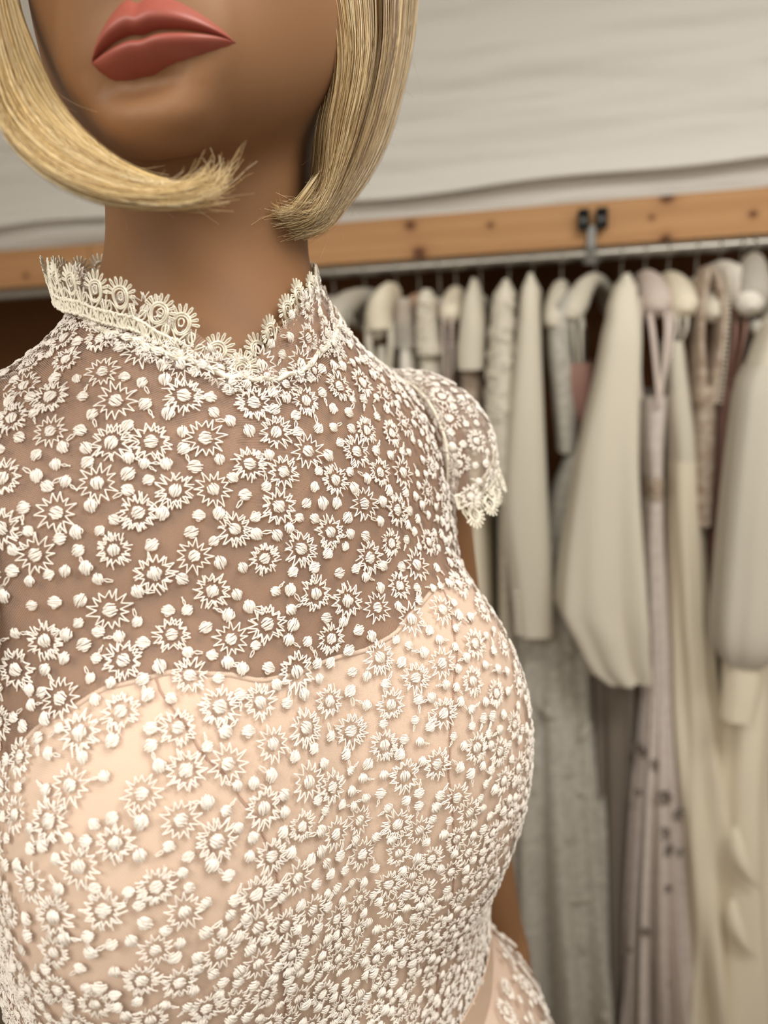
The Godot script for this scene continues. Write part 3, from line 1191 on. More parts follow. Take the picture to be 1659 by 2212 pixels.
func make_collar(t: Node3D, eye: Vector3) -> void:
	var tops := PackedVector3Array()
	var bots := PackedVector3Array()
	var n := 144
	for k in n + 1:
		var f := -PI + TAU * k / n
		var deg := rad_to_deg(f)
		var y := table([[0, 1.487], [10, 1.497], [25, 1.513], [45, 1.526], [75, 1.535], [108, 1.542], [180, 1.549]], absf(deg))
		tops.append(Vector3(-0.011 + 0.066 * sin(f), y, -0.002 + 0.068 * cos(f)))
		bots.append(on(deg, 1.0, 0.0036))
	var point := func(k: float, f: float, off: float) -> Vector3:
		var i := clampi(int(k), 0, n - 1)
		var a := bots[i].lerp(bots[i + 1], k - i)
		var b := tops[i].lerp(tops[i + 1], k - i)
		var p := a.lerp(b, f)
		var out := Vector3(p.x + 0.008, 0, p.z + 0.01).normalized()
		p += out * (off - 0.007 * sin(PI * f))
		return p + out * maxf(0.0, 0.0035 + off - torso(p))
	var rows := []
	for j in 9:
		var r := PackedVector3Array()
		for k in n:
			r.append(point.call(k, j / 8.0 * 0.72, 0.0))
		rows.append(r)
	var s := Surf.new()
	sheet(s, rows, true, 1.0, 0.0032, 0.0045)
	var collar := put("collar", s.mesh(), mats.tulle, t, LIFT)
	var stars := []
	var dots := []
	scatter(func():
		var k := rnd(18.0, 126.0)
		var f := rnd(0.06, 0.74)
		var p: Vector3 = point.call(k, f, 0.0006)
		return [p, Vector3(p.x + 0.008, 0.008, p.z + 0.01).normalized()], 500, 0.0165, 0.0075, stars, dots)
	embroider(collar, stars, "embroidered_star", star_shapes, 300, eye)
	embroider(collar, dots, "embroidered_dot", dot_shapes, 300, eye)
	var line := PackedVector3Array()
	var ups := PackedVector3Array()
	var outs := PackedVector3Array()
	for k in n + 1:
		var a: Vector3 = point.call(minf(k, n - 0.001), 1.0, 0.0012)
		var out := Vector3(a.x + 0.011, 0, a.z + 0.002).normalized()
		var up := Vector3(0, 1, 0) + out * 0.08
		line.append(a - up * 0.0165)
		ups.append(up.normalized())
		outs.append(out)
	lace(t_part("collar_lace", t), line, ups, outs, 0.0062, 0.0148)
	# the seam where collar and bodice meet: gathered net, close set flowers
	var seam := PackedVector3Array()
	for k in n + 1:
		seam.append(bots[k] + on_n(-180.0 + 360.0 * k / n, 1.0) * 0.001 + Vector3(0, 0.0006 * sin(k * 1.7), 0))
	s = Surf.new()
	tube(s, seam, 0.0014, 0.0014, 7)
	var piping := put("collar_seam", s.mesh(), mats.lace_thread, t, LIFT)
	for k in range(20, 126, 3):
		var i := k + int(rnd(-1, 2))
		var nn := on_n(-180.0 + 360.0 * i / n, 0.99)
		put("embroidered_star", star_shapes[k % 6], mats.thread, piping).transform = facing(seam[i] + nn * 0.0024 - Vector3(0, rnd(-0.002, 0.005), 0), (nn + Vector3(rnd(-0.3, 0.3), rnd(-0.3, 0.4), 0)).normalized(), rnd(0.6, 0.85))

func t_part(called: String, parent: Node3D) -> Node3D:
	var o := Node3D.new()
	o.name = free_name(called, parent)
	o.position = LIFT
	parent.add_child(o, true)
	return o

func make_sleeve(t: Node3D, sg: float, eye: Vector3) -> void:
	var flip := Vector3(sg, 1, 1)
	var start := func(f: float) -> Vector3:                # armhole seam; f from -1 (back) to 1 (front), 0 on top
		var a := f * deg_to_rad(112.0)
		return Vector3(0.136 + 0.006 * cos(a), 1.403 + 0.060 * cos(a), -0.022 + 0.074 * sin(a))
	var hem := func(f: float) -> Vector3:
		var a := f * deg_to_rad(96.0)
		var c := maxf(cos(a), 0.0)
		return Vector3(0.138 + 0.074 * pow(c, 0.75), 1.380 + 0.028 * c, -0.022 + 0.080 * sin(a))
	var point := func(f: float, q: float) -> Vector3:
		var a: Vector3 = start.call(f)
		var d: Vector3 = hem.call(f)
		var c := cos(f * deg_to_rad(100.0))
		var b := (a + d) / 2 + Vector3(0.020, 0.034 * maxf(c, 0.0) + 0.004, 0.012 * sin(f * 1.7))
		return (a.lerp(b, q)).lerp(b.lerp(d, q), q) * flip
	var rows := []
	for j in 15:
		var r := PackedVector3Array()
		for k in 49:
			r.append(point.call(-1.0 + 2.0 * k / 48.0, j / 14.0))
		rows.append(r)
	var s := Surf.new()
	sheet(s, rows, false, -sg, 0.0055, 0.0065)
	var sleeve := put("cap_sleeve", s.mesh(), mats.tulle, t, LIFT)
	var stars := []
	var dots := []
	scatter(func():
		var f := rnd(-0.97, 0.97)
		var q := rnd(0.04, 0.93)
		var p: Vector3 = point.call(f, q)
		var n: Vector3 = (point.call(f + 0.01, q) - p).cross(point.call(f, q + 0.01) - p).normalized() * sg
		if n.y < 0.0 and n.x * sg < 0.0:
			n = -n
		return [p + n * 0.0008, n], 700, 0.0185, 0.0078, stars, dots)
	embroider(sleeve, stars, "embroidered_star", star_shapes, 300, eye)
	embroider(sleeve, dots, "embroidered_dot", dot_shapes, 300, eye)
	var line := PackedVector3Array()
	var ups := PackedVector3Array()
	var outs := PackedVector3Array()
	var seam := PackedVector3Array()
	for k in 61:
		var f := -1.0 + 2.0 * k / 60.0
		var p: Vector3 = point.call(f, 1.0)
		var up := Vector3(0.22 * sg, -1.0, 0.25 * sin(f * 1.5)).normalized()
		line.append(p + up * 0.002)
		ups.append(up)
		var ac: Vector3 = point.call(f + 0.02, 1.0) - point.call(f - 0.02, 1.0)
		var o := ac.cross(up).normalized()
		outs.append(o if o.x * sg + o.y > 0.0 else -o)
		seam.append(point.call(f, 0.0))
	lace(t_part("sleeve_lace", t), line, ups, outs, 0.009, 0.0148)
	s = Surf.new()
	tube(s, seam, 0.0012, 0.0012, 7)
	var piping := put("armhole_seam", s.mesh(), mats.lace_thread, t, LIFT)
	for k in range(2, 60, 2):
		var nn := Vector3(0.7 * sg, 0.5, 0.4 * (k - 30) / 30.0).normalized()
		put("embroidered_star", star_shapes[k % 6], mats.thread, piping).transform = facing(seam[k] + nn * 0.0022, (nn + Vector3(rnd(-0.4, 0.4), rnd(-0.4, 0.4), rnd(-0.3, 0.3))).normalized(), rnd(0.5, 0.75))

func make_skirt(t: Node3D, eye: Vector3) -> void:
	var point := func(th: float, y: float, off: float) -> Vector3:
		var b := on(th, 0.03)
		var dir := Vector3(sin(deg_to_rad(th)), 0, cos(deg_to_rad(th)))
		var r := Vector2(b.x, b.z).length()
		var f := table([[-0.15, 0.30], [0.2, 0.22], [0.5, 0.15], [0.65, 0.115], [0.8, 0.085], [0.9, 0.066], [0.95, 0.054], [0.99, 0.036], [1.015, 0.017], [1.03, 0.004]], y)
		var a := deg_to_rad(th)
		var fold := sin(a * 17.0 + 2.0 * sin(a * 3.0)) * 0.6 + 0.4 * sin(a * 29.0 + 1.3)
		f *= 1.0 - 0.6 * exp(-pow((absf(th) - 102.0) / 22.0, 2.0)) * smoothstep(0.55, 0.75, y)
		r += f + fold * minf(f * 0.09, 0.02) + off
		return Vector3(dir.x * r, y, dir.z * r)
	for layer in 2:
		var rows := []
		for j in 46:
			var r := PackedVector3Array()
			var q := j / 45.0
			for k in 220:
				r.append(point.call(-180.0 + 360.0 * k / 220.0, lerpf(-0.14, 1.028, 1.0 - pow(1.0 - q, 1.6)), -0.006 + 0.006 * layer))
			rows.append(r)
		var s := Surf.new()
		sheet(s, rows, true, 1.0, 0.007, 0.02)
		var o := put("skirt_lining" if layer == 0 else "skirt_overlay", s.mesh(), mats.lining if layer == 0 else mats.tulle, t, LIFT)
		if layer == 1:
			var stars := []
			var dots := []
			scatter(func():
				var th := rnd(-10.0, 150.0)
				var y := rnd(0.70, 1.02)
				var p: Vector3 = point.call(th, y, 0.0006)
				var n: Vector3 = (point.call(th + 1.0, y, 0.0) - p).cross(point.call(th, y + 0.01, 0.0) - p).normalized()
				return [p, n], 1500, 0.0165, 0.0072, stars, dots)
			embroider(o, stars, "embroidered_star", star_shapes, 150, eye)
			embroider(o, dots, "embroidered_dot", dot_shapes, 150, eye)

# ---------------------------------------------------------------- hangers and dresses on the rail (x along the rail, z towards the viewer)
func fat_tube(s: Surf, p: Array, r: Array, sides: int, n: int) -> void:
	var rows := []
	for j in n:
		var t := j / (n - 1.0)
		var c := along(p, t)
		var d := (along(p, minf(t + 0.01, 1)) - along(p, maxf(t - 0.01, 0))).normalized()
		var a := d.cross(Vector3.UP).normalized()
		var b := a.cross(d)
		var x := t * (r.size() - 1)
		var k := mini(int(x), r.size() - 2)
		var rad := lerpf(r[k], r[k + 1], smoothstep(0.0, 1.0, x - k))
		var row := PackedVector3Array()
		for i in sides:
			var g := TAU * i / sides
			row.append(c + (a * cos(g) + b * sin(g)) * rad)
		rows.append(row)
	sheet(s, rows, true, -1.0)

func hanger(u: float, label: String, m: Material, yaw: float, h: float, drop: float, rad := 0.024, cover := 0.0) -> Node3D:
	var t := thing("padded_hanger", label, "hanger", from_rack(u, FLOOR, 0), RACK_TURN, "padded hangers on the rail")
	var b := Basis(Vector3.UP, yaw)
	var pts := []
	for q in [[-0.205, 1.0], [-0.17, 0.75], [-0.09, 0.22], [0.0, 0.0], [0.09, 0.22], [0.17, 0.75], [0.205, 1.0]]:
		pts.append(b * Vector3(0, 0, q[0]) + Vector3(0, h - drop * q[1], 0))
	var s := Surf.new()
	fat_tube(s, pts, [0.002, rad * 0.94, rad * 1.05, rad * 0.9, rad * 0.75, rad * 0.66, rad * 0.75, rad * 0.9, rad * 1.05, rad * 0.94, 0.002], 18, 49)
	put("pad", s.mesh(), m, t, LIFT)
	s = Surf.new()
	tube(s, curve([Vector3(0, h, 0), Vector3(0, h + 0.02, 0), Vector3(0, 1.592, 0.004), Vector3(0, 1.598, 0.019), Vector3(0, 1.612, 0.0205), Vector3(0, 1.6255, 0.009), Vector3(0, 1.6255, -0.004), Vector3(0, 1.612, -0.013)], 30), 0.0017, 0.0017, 8, true)
	put("hook", s.mesh(), mats.wire, t, LIFT)
	return t

# hanging cloth: prof rows [height, x, half width, z, half depth], from top to bottom
func col_point(prof: Array, h: float, a: float, k: int, amp: Array, ph: float, slant: float) -> Vector3:
	var n := prof.size()
	var i := 0
	while i < n - 2 and h < prof[i + 1][0]:
		i += 1
	var f := clampf((prof[i][0] - h) / maxf(prof[i][0] - prof[i + 1][0], 1e-5), 0.0, 1.0)
	var v := []
	for c in range(1, 5):
		var p0: float = prof[maxi(i - 1, 0)][c]
		var p1: float = prof[i][c]
		var p2: float = prof[i + 1][c]
		var p3: float = prof[mini(i + 2, n - 1)][c]
		var x := cubic_interpolate(p1, p2, p0, p3, f)
		v.append(clampf(x, minf(p1, p2) - 0.004, maxf(p1, p2) + 0.004))
	var sa := sin(a)
	var ca := cos(a)
	var fold := sin(a * k + ph + h * slant) * 0.55 + sin(a * (k * 2 - 1) + ph * 2.3 + h * 2.0 - h * slant * 0.6) * 0.3 + sin(a * (k + 3) - ph + h * 5.0) * 0.25
	var down: float = clampf((prof[0][0] - h) / 1.5, 0.0, 1.0)
	var m := 1.0 + fold * lerpf(amp[0], amp[1], down)
	return Vector3(v[0] + v[1] * signf(sa) * pow(absf(sa), 0.8) * m, h, v[2] + v[3] * signf(ca) * pow(absf(ca), 0.8) + ca * (m - 1.0) * v[1] * 1.3)

func cloth(parent: Node3D, called: String, m: Material, prof: Array, k := 5, amp := [0.05, 0.25], ph := 0.0, slant := 0.0) -> MeshInstance3D:
	var s := Surf.new()
	var top: float = prof[0][0]
	var low: float = prof[prof.size() - 1][0]
	var nr := maxi(10, int((top - low) * 42.0))
	var nc := 56 if k < 7 else 104
	var rows := []
	for j in nr:
		var h := lerpf(top, low, j / (nr - 1.0))
		var r := PackedVector3Array()
		for i in nc:
			r.append(col_point(prof, h, TAU * i / nc, k, amp, ph, slant))
		rows.append(r)
	sheet(s, rows, true, -1.0)
	return put(called, s.mesh(), m, parent, LIFT)

# a long dress: shoulder or bodice at the top, skirt to the floor; w = half widths at top, waist, knee, hem
func long_dress(parent: Node3D, m: Material, top: float, w: Array, zf: float, shoulders: bool, ph: float, lean := 0.0, k := 5) -> void:
	var prof := []
	if shoulders:
		prof = [[top, 0, 0.004, 0, zf * 0.55], [top - 0.012, 0, w[0] * 0.75, 0, zf * 0.86], [top - 0.05, 0, w[0], 0, zf * 0.97], [top - 0.14, 0, w[0] * 1.05, 0, zf]]
	else:
		prof = [[top, 0, w[0] * 0.9, 0, zf * 0.96], [top - 0.02, 0, w[0], 0, zf], [top - 0.1, 0, w[0] * 1.05, 0, zf]]
	cloth(parent, "bodice", m, prof + [[1.17, lean * 0.3, w[1], 0, zf * 0.97]], k, [0.03, 0.2], ph)
	cloth(parent, "skirt", m, [[1.172, lean * 0.3, w[1] * 0.99, 0, zf * 0.965], [1.0, lean * 0.45, (w[1] + w[2]) / 2, 0, zf], [0.65, lean * 0.7, w[2], 0, zf * 1.03], [0.2, lean * 0.95, lerpf(w[2], w[3], 0.6), 0, zf * 1.08], [-0.145, lean, w[3], 0, zf * 1.12]], k + 2, [0.05, 0.32], ph + 1.0)

func strap(parent: Node3D, m: Material, pts: Array, w := 0.003) -> void:
	var s := Surf.new()
	var c := curve(pts, 14)
	var rows := []
	for j in c.size():
		var r := PackedVector3Array()
		for i in 8:
			var a := TAU * i / 8.0
			r.append(c[j] + Vector3(cos(a) * w, 0, sin(a) * 0.0012))
		rows.append(r)
	sheet(s, rows, true, 1.0)
	put("strap", s.mesh(), m, parent, LIFT)

func garment(called: String, u: float, label: String, group := "wedding dresses on the rail") -> Node3D:
	return thing(called, label, "wedding dress", from_rack(u, FLOOR, 0), RACK_TURN, group)

func straps_pair(t: Node3D, m: Material, from_h: float, to_h: float, z: float, x0: float, x1: float, spread := 0.012) -> void:
	strap(t, m, [Vector3(x0 - spread * 1.5, from_h - 0.03, z - 0.02), Vector3(x0 - spread, from_h, z - 0.012), Vector3(x0 - spread * 0.6, from_h - 0.05, z + 0.012), Vector3(x1 - spread * 0.5, to_h, z)])
	strap(t, m, [Vector3(x0 + spread * 1.5, from_h - 0.03, z - 0.02), Vector3(x0 + spread, from_h, z - 0.012), Vector3(x0 + spread * 0.9, from_h - 0.05, z + 0.012), Vector3(x1 + spread * 0.7, to_h, z)])

func leaf_mesh(l: float, w: float) -> ArrayMesh:
	var s := Surf.new()
	var rows := []
	for j in 7:
		var f := j / 6.0
		var half := w * sin(PI * clampf(f * 0.96 + 0.02, 0, 1))
		var r := PackedVector3Array()
		for i in 5:
			var x := -1.0 + i / 2.0
			r.append(Vector3(x * half, (f - 0.5) * l, 0.003 * (1.0 - x * x) + 0.002 * sin(f * PI)))
		rows.append(r)
	sheet(s, rows, false, 1.0)
	return s.mesh()

func flower_mesh(r: float) -> ArrayMesh:
	var s := Surf.new()
	for k in 6:
		var b := Basis(Vector3.BACK, TAU * k / 6.0)
		var rows := []
		for j in 6:
			var f := j / 5.0
			var half := r * 0.42 * sin(PI * clampf(f * 0.9 + 0.08, 0, 1))
			var row := PackedVector3Array()
			for i in 5:
				var x := -1.0 + i / 2.0
				row.append(b * Vector3(x * half, r * f, 0.002 + 0.004 * f * f - 0.001 * x * x))
			rows.append(row)
		sheet(s, rows, false, 1.0)
	pad(s, Vector3(0, 0, 0.002), r * 0.22, 0.0, 0.003)
	return s.mesh()

func make_garments() -> void:
	rng.seed = 3
	var leaf := leaf_mesh(0.034, 0.009)
	var bloom := flower_mesh(0.017)
	var t: Node3D
	# from the mannequin's shoulder to the right edge
	hanger(0.845, "grey white padded hanger, first one showing right of the mannequin's collar", mats.chiffon, -0.10, 1.545, 0.05)
	t = garment("strap_dress", 0.845, "ivory strap dress hanging first right of the mannequin's neck, mostly hidden")
	straps_pair(t, mats.ivory, 1.525, 1.40, 0.185, -0.01, 0.0)
	long_dress(t, mats.ivory, 1.40, [0.018, 0.018, 0.022, 0.026], 0.19, false, 0.3)
	hanger(0.915, "fat grey padded hanger turned aside, second right of the mannequin's collar", mats.chiffon, -0.16, 1.555, 0.055, 0.028)
	t = garment("strap_dress", 0.915, "dim grey green strap dress under the fat grey padded hanger")
	straps_pair(t, mats.greyish, 1.53, 1.44, 0.19, -0.005, 0.0)
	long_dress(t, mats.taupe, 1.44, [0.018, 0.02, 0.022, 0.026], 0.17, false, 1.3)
	hanger(0.985, "ivory padded hanger half covered by a folded satin cap sleeve", mats.ivory, -0.05, 1.53, 0.05)
	t = garment("satin_dress", 0.985, "ivory satin dress whose folded cap sleeve peaks over its hanger")
	cloth(t, "cap_sleeve", mats.cream, [[1.575, 0.014, 0.003, 0.12, 0.04], [1.566, 0.012, 0.014, 0.13, 0.065], [1.545, 0.004, 0.026, 0.135, 0.078], [1.515, -0.002, 0.030, 0.135, 0.082], [1.487, -0.001, 0.031, 0.135, 0.083]], 3, [0.05, 0.2], 0.5, 8.0)
	long_dress(t, mats.ivory, 1.455, [0.020, 0.021, 0.024, 0.028], 0.195, false, 2.0)
	strap(t, mats.ivory, [Vector3(-0.02, 1.50, 0.19), Vector3(-0.02, 1.46, 0.20), Vector3(-0.012, 1.41, 0.19)], 0.007)
	strap(t, mats.ivory, [Vector3(0.022, 1.50, 0.19), Vector3(0.024, 1.46, 0.20), Vector3(0.014, 1.41, 0.19)], 0.006)
	hanger(1.034, "small blush padded hanger with sheer straps above the bright white bodice", mats.blush, 0.0, 1.545, 0.05, 0.018)
	t = garment("strapless_dress", 1.034, "bright white strapless dress hanging by brown sheer straps")
	cloth(t, "sheer_straps", mats.sheer, [[1.542, 0, 0.014, 0.17, 0.03], [1.49, 0, 0.020, 0.18, 0.03], [1.45, 0, 0.022, 0.18, 0.03]], 3, [0.05, 0.1], 0.2)
	long_dress(t, mats.white, 1.455, [0.023, 0.022, 0.024, 0.028], 0.205, false, 0.9)
	hanger(1.078, "padded hanger hidden inside the beaded shoulder strap", mats.ivory, 0.0, 1.535, 0.045, 0.016)
	t = garment("beaded_dress", 1.078, "ivory dress with wide beaded shoulder strap and ruched bodice behind the cap sleeve")
	cloth(t, "beaded_strap", mats.lace_ivory, [[1.556, 0, 0.006, 0.17, 0.03], [1.549, 0, 0.015, 0.18, 0.035], [1.50, 0, 0.020, 0.185, 0.035], [1.46, 0.002, 0.023, 0.185, 0.035], [1.435, 0.004, 0.025, 0.185, 0.035]], 3, [0.03, 0.05], 1.0)
	long_dress(t, mats.lace_ivory, 1.442, [0.030, 0.026, 0.024, 0.026], 0.20, false, 2.4)
	for k in 26:
		var s := Surf.new()
		pad(s, Vector3.ZERO, 0.0042, rnd(0, 3), 0.003)
		var a := rnd(-0.9, 0.9)
		put("bead_cluster", s.mesh(), mats.lace_thread, t, Vector3(0.019 * sin(a), rnd(1.445, 1.54), 0.222 - 0.01 * absf(a)) + LIFT)
	hanger(1.113, "cream padded hanger with spaghetti straps right of the beaded strap", mats.cream, 0.05, 1.552, 0.05, 0.021)
	t = garment("strap_dress", 1.113, "pale pink spaghetti strap dress between beaded strap and pointed satin shoulder")
	straps_pair(t, mats.pinkish, 1.535, 1.40, 0.195, 0.006, 0.004, 0.010)
	long_dress(t, mats.pinkish, 1.40, [0.016, 0.018, 0.020, 0.022], 0.18, false, 0.7)
	hanger(1.165, "padded hanger inside the pointed ivory satin shoulder", mats.ivory, 0.0, 1.535, 0.04, 0.016)
	t = garment("satin_dress", 1.165, "ivory satin dress with pointed shoulder over a sheer side panel")
	cloth(t, "shoulder", mats.ivory, [[1.572, 0.0, 0.003, 0.13, 0.04], [1.556, 0.002, 0.010, 0.15, 0.05], [1.53, 0.0, 0.019, 0.16, 0.055], [1.48, 0.0, 0.026, 0.165, 0.06], [1.43, -0.004, 0.028, 0.165, 0.06], [1.405, -0.004, 0.027, 0.165, 0.06]], 4, [0.03, 0.2], 0.4, 3.0)
	cloth(t, "sheer_panel", mats.lace_nude, [[1.41, -0.006, 0.024, 0.12, 0.06], [1.27, -0.008, 0.026, 0.12, 0.06]], 4, [0.05, 0.2], 0.9)
	long_dress(t, mats.cream, 1.29, [0.024, 0.024, 0.028, 0.030], 0.19, false, 1.8)
	hanger(1.224, "padded hanger inside the raised lace sleeve", mats.ivory, 0.0, 1.53, 0.04, 0.016)
	t = garment("lace_dress", 1.224, "ivory dress with raised leaf lace over bodice and short sleeve")
	var lace_prof := [[1.565, 0.004, 0.004, 0.17, 0.03], [1.556, 0.003, 0.018, 0.18, 0.045], [1.50, 0.0, 0.023, 0.185, 0.05], [1.40, -0.004, 0.027, 0.185, 0.055], [1.25, -0.008, 0.032, 0.185, 0.055], [1.15, -0.004, 0.029, 0.185, 0.05]]
	var sleeve := cloth(t, "lace_sleeve", mats.lace_ivory, lace_prof, 4, [0.04, 0.15], 0.0)
	for k in 46:
		var h := rnd(1.16, 1.52)
		var a := rnd(-1.3, 1.3)
		var p := col_point(lace_prof, h, a, 4, [0.04, 0.15], 0.0, 0.0)
		var n := (Vector3(sin(a), 0.1, cos(a) * 0.8)).normalized()
		put("lace_leaf", leaf, mats.lace_ivory, sleeve).transform = facing(p + n * 0.001, n, rnd(0.4, 0.75))
	long_dress(t, mats.lace_ivory, 1.30, [0.026, 0.026, 0.026, 0.030], 0.18, false, 2.2)
	hanger(1.272, "padded hanger inside the plain long sleeve", mats.white, 0.0, 1.545, 0.03, 0.014)
	t = garment("long_sleeve_dress", 1.272, "smooth ivory crepe dress with long straight sleeve and a row of cuff buttons")
	cloth(t, "bodice", mats.ivory, [[1.572, 0, 0.004, 0.05, 0.08], [1.55, 0, 0.018, 0.06, 0.11], [1.4, 0, 0.022, 0.06, 0.12], [1.17, 0, 0.02, 0.05, 0.12]], 4, [0.03, 0.1], 0.1)
	cloth(t, "sleeve", mats.ivory, [[1.572, 0.001, 0.004, 0.19, 0.02], [1.562, 0.001, 0.012, 0.20, 0.028], [1.53, 0.0, 0.017, 0.215, 0.034], [1.484, -0.001, 0.021, 0.22, 0.036], [1.30, -0.007, 0.034, 0.225, 0.038], [1.135, -0.009, 0.044, 0.225, 0.036], [1.0, 0.002, 0.041, 0.225, 0.030], [0.88, 0.009, 0.037, 0.225, 0.026]], 3, [0.02, 0.10], 0.6, 1.2)
	for k in 6:
		var s := Surf.new()
		fat_tube(s, [Vector3(0, 0, -0.004), Vector3(0, 0, 0), Vector3(0, 0, 0.004)], [0.0005, 0.0038, 0.0045, 0.0038, 0.0005], 12, 9)
		put("cuff_button", s.mesh(), mats.white, t, Vector3(-0.026 + 0.0008 * k, 0.972 - 0.0165 * k, 0.246) + LIFT)
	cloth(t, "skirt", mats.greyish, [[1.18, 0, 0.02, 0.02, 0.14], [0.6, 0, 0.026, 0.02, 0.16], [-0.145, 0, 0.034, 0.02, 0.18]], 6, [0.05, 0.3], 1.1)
	hanger(1.330, "padded hanger with frayed bow beside the sheer grey bodice", mats.ivory, -0.08, 1.552, 0.075, 0.021)
	t = garment("ball_gown", 1.330, "grey lace ball gown with sheer bodice, its wide skirt spreading below the straight sleeve")
	cloth(t, "bodice", mats.lace_grey, [[1.545, 0.02, 0.004, 0.10, 0.04], [1.53, 0.008, 0.018, 0.13, 0.06], [1.47, -0.006, 0.022, 0.15, 0.05], [1.35, 0.004, 0.022, 0.15, 0.05], [1.24, 0.012, 0.020, 0.15, 0.05]], 4, [0.04, 0.2], 0.4, 2.0)
	cloth(t, "sheer_panel", mats.smoke, [[1.53, 0.02, 0.010, 0.06, 0.05], [1.46, 0.026, 0.022, 0.08, 0.06], [1.36, 0.026, 0.024, 0.08, 0.06]], 4, [0.04, 0.1], 0.9)
	var skirt_prof := [[1.255, 0.034, 0.004, 0.15, 0.03], [1.235, 0.028, 0.018, 0.15, 0.05], [1.17, 0.016, 0.032, 0.15, 0.05], [1.0, 0.004, 0.055, 0.14, 0.05], [0.843, -0.010, 0.076, 0.14, 0.055], [0.4, -0.004, 0.098, 0.17, 0.08], [-0.145, 0.014, 0.125, 0.19, 0.09]]
	var sk := cloth(t, "skirt", mats.lace_grey, skirt_prof, 9, [0.03, 0.26], 0.2, 1.0)
	for k in 34:
		var h := rnd(-0.05, 0.95)
		var a := rnd(-1.2, 0.9)
		var p := col_point(skirt_prof, h, a, 9, [0.03, 0.26], 0.2, 1.0)
		var n := Vector3(sin(a) * 0.6, 0.05, cos(a)).normalized()
		put("lace_leaf", leaf, mats.greyish, sk).transform = facing(p + n * 0.002, n, rnd(0.7, 1.4))
	hanger(1.396, "slanting cream padded hanger above the mauve bodice", mats.ivory, -0.26, 1.560, 0.07, 0.022)
	t = garment("mauve_dress", 1.385, "dusty mauve strapless bodice dress between the ball gown and the bishop sleeve")
	straps_pair(t, mats.chiffon, 1.50, 1.405, 0.185, -0.028, -0.024, 0.008)
	cloth(t, "bodice", mats.mauve, [[1.408, -0.024, 0.030, 0.14, 0.05], [1.39, -0.024, 0.034, 0.14, 0.055], [1.33, -0.020, 0.032, 0.14, 0.05], [1.30, -0.006, 0.022, 0.14, 0.04], [1.20, 0.010, 0.018, 0.13, 0.04]], 4, [0.05, 0.2], 0.4)
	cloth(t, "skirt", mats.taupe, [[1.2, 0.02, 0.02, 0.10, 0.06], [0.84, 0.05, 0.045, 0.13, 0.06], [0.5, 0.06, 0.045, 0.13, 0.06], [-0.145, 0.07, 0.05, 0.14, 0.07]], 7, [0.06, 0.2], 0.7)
	hanger(1.447, "padded hanger inside the big bishop sleeve", mats.white, 0.0, 1.545, 0.045, 0.018)
	t = garment("bishop_sleeve_dress", 1.430, "off white chiffon dress with one very wide bishop sleeve in the middle of the rack")
	cloth(t, "bodice", mats.chiffon, [[1.565, 0.02, 0.004, 0.05, 0.08], [1.54, 0.02, 0.020, 0.06, 0.11], [1.3, 0.022, 0.024, 0.06, 0.12], [1.0, 0.02, 0.024, 0.05, 0.12]], 4, [0.03, 0.1], 0.1)
	cloth(t, "sleeve", mats.ivory, [[1.560, 0.008, 0.004, 0.20, 0.03], [1.548, 0.006, 0.016, 0.215, 0.04], [1.51, 0.002, 0.026, 0.23, 0.05], [1.458, 0.0, 0.034, 0.24, 0.055], [1.23, -0.020, 0.056, 0.25, 0.06], [0.96, -0.025, 0.079, 0.25, 0.065], [0.91, -0.0125, 0.070, 0.25, 0.062], [0.86, 0.0, 0.060, 0.25, 0.055], [0.828, 0.012, 0.053, 0.25, 0.050], [0.808, 0.026, 0.040, 0.25, 0.044]], 4, [0.05, 0.42], 2.6, 1.2)
	cloth(t, "skirt", mats.chiffon, [[1.02, 0.02, 0.024, 0.02, 0.13], [0.6, 0.025, 0.03, 0.02, 0.15], [-0.145, 0.03, 0.035, 0.02, 0.17]], 6, [0.05, 0.3], 1.4)
	hanger(1.492, "round ended pale padded hanger with doubled ribbon straps", mats.pinkish, 0.02, 1.557, 0.06, 0.026)
	t = garment("flower_dress", 1.495, "pale pink lace dress with glittering belt and grey flower motifs down its pleated skirt")
	strap(t, mats.pinkish, [Vector3(-0.026, 1.52, 0.17), Vector3(-0.028, 1.49, 0.19), Vector3(-0.030, 1.42, 0.195), Vector3(-0.024, 1.34, 0.2)], 0.004)
	strap(t, mats.pinkish, [Vector3(0.022, 1.52, 0.17), Vector3(0.025, 1.49, 0.19), Vector3(0.020, 1.42, 0.205), Vector3(0.008, 1.36, 0.205)], 0.005)
	strap(t, mats.pinkish, [Vector3(-0.014, 1.50, 0.18), Vector3(-0.010, 1.46, 0.215), Vector3(0.0, 1.38, 0.222), Vector3(0.006, 1.33, 0.222)], 0.005)
	strap(t, mats.pinkish, [Vector3(0.014, 1.50, 0.18), Vector3(0.014, 1.46, 0.215), Vector3(0.010, 1.38, 0.222), Vector3(0.006, 1.33, 0.222)], 0.004)
	cloth(t, "bodice", mats.lace_pink, [[1.345, 0.002, 0.026, 0.13, 0.075], [1.33, 0.002, 0.028, 0.13, 0.078], [1.25, 0.004, 0.023, 0.13, 0.076], [1.19, 0.008, 0.019, 0.13, 0.074]], 4, [0.10, 0.2], 0.4)
	cloth(t, "belt", mats.lace_nude, [[1.192, 0.008, 0.0195, 0.13, 0.077], [1.175, 0.009, 0.0205, 0.13, 0.079], [1.148, 0.010, 0.0195, 0.13, 0.077]], 4, [0.06, 0.06], 0.4)
	var fl_prof := [[1.150, 0.010, 0.019, 0.13, 0.074], [0.993, 0.016, 0.023, 0.13, 0.076], [0.748, 0.032, 0.028, 0.135, 0.08], [0.5, 0.038, 0.045, 0.15, 0.08], [0.2, 0.045, 0.062, 0.16, 0.085], [-0.145, 0.058, 0.080, 0.165, 0.09]]
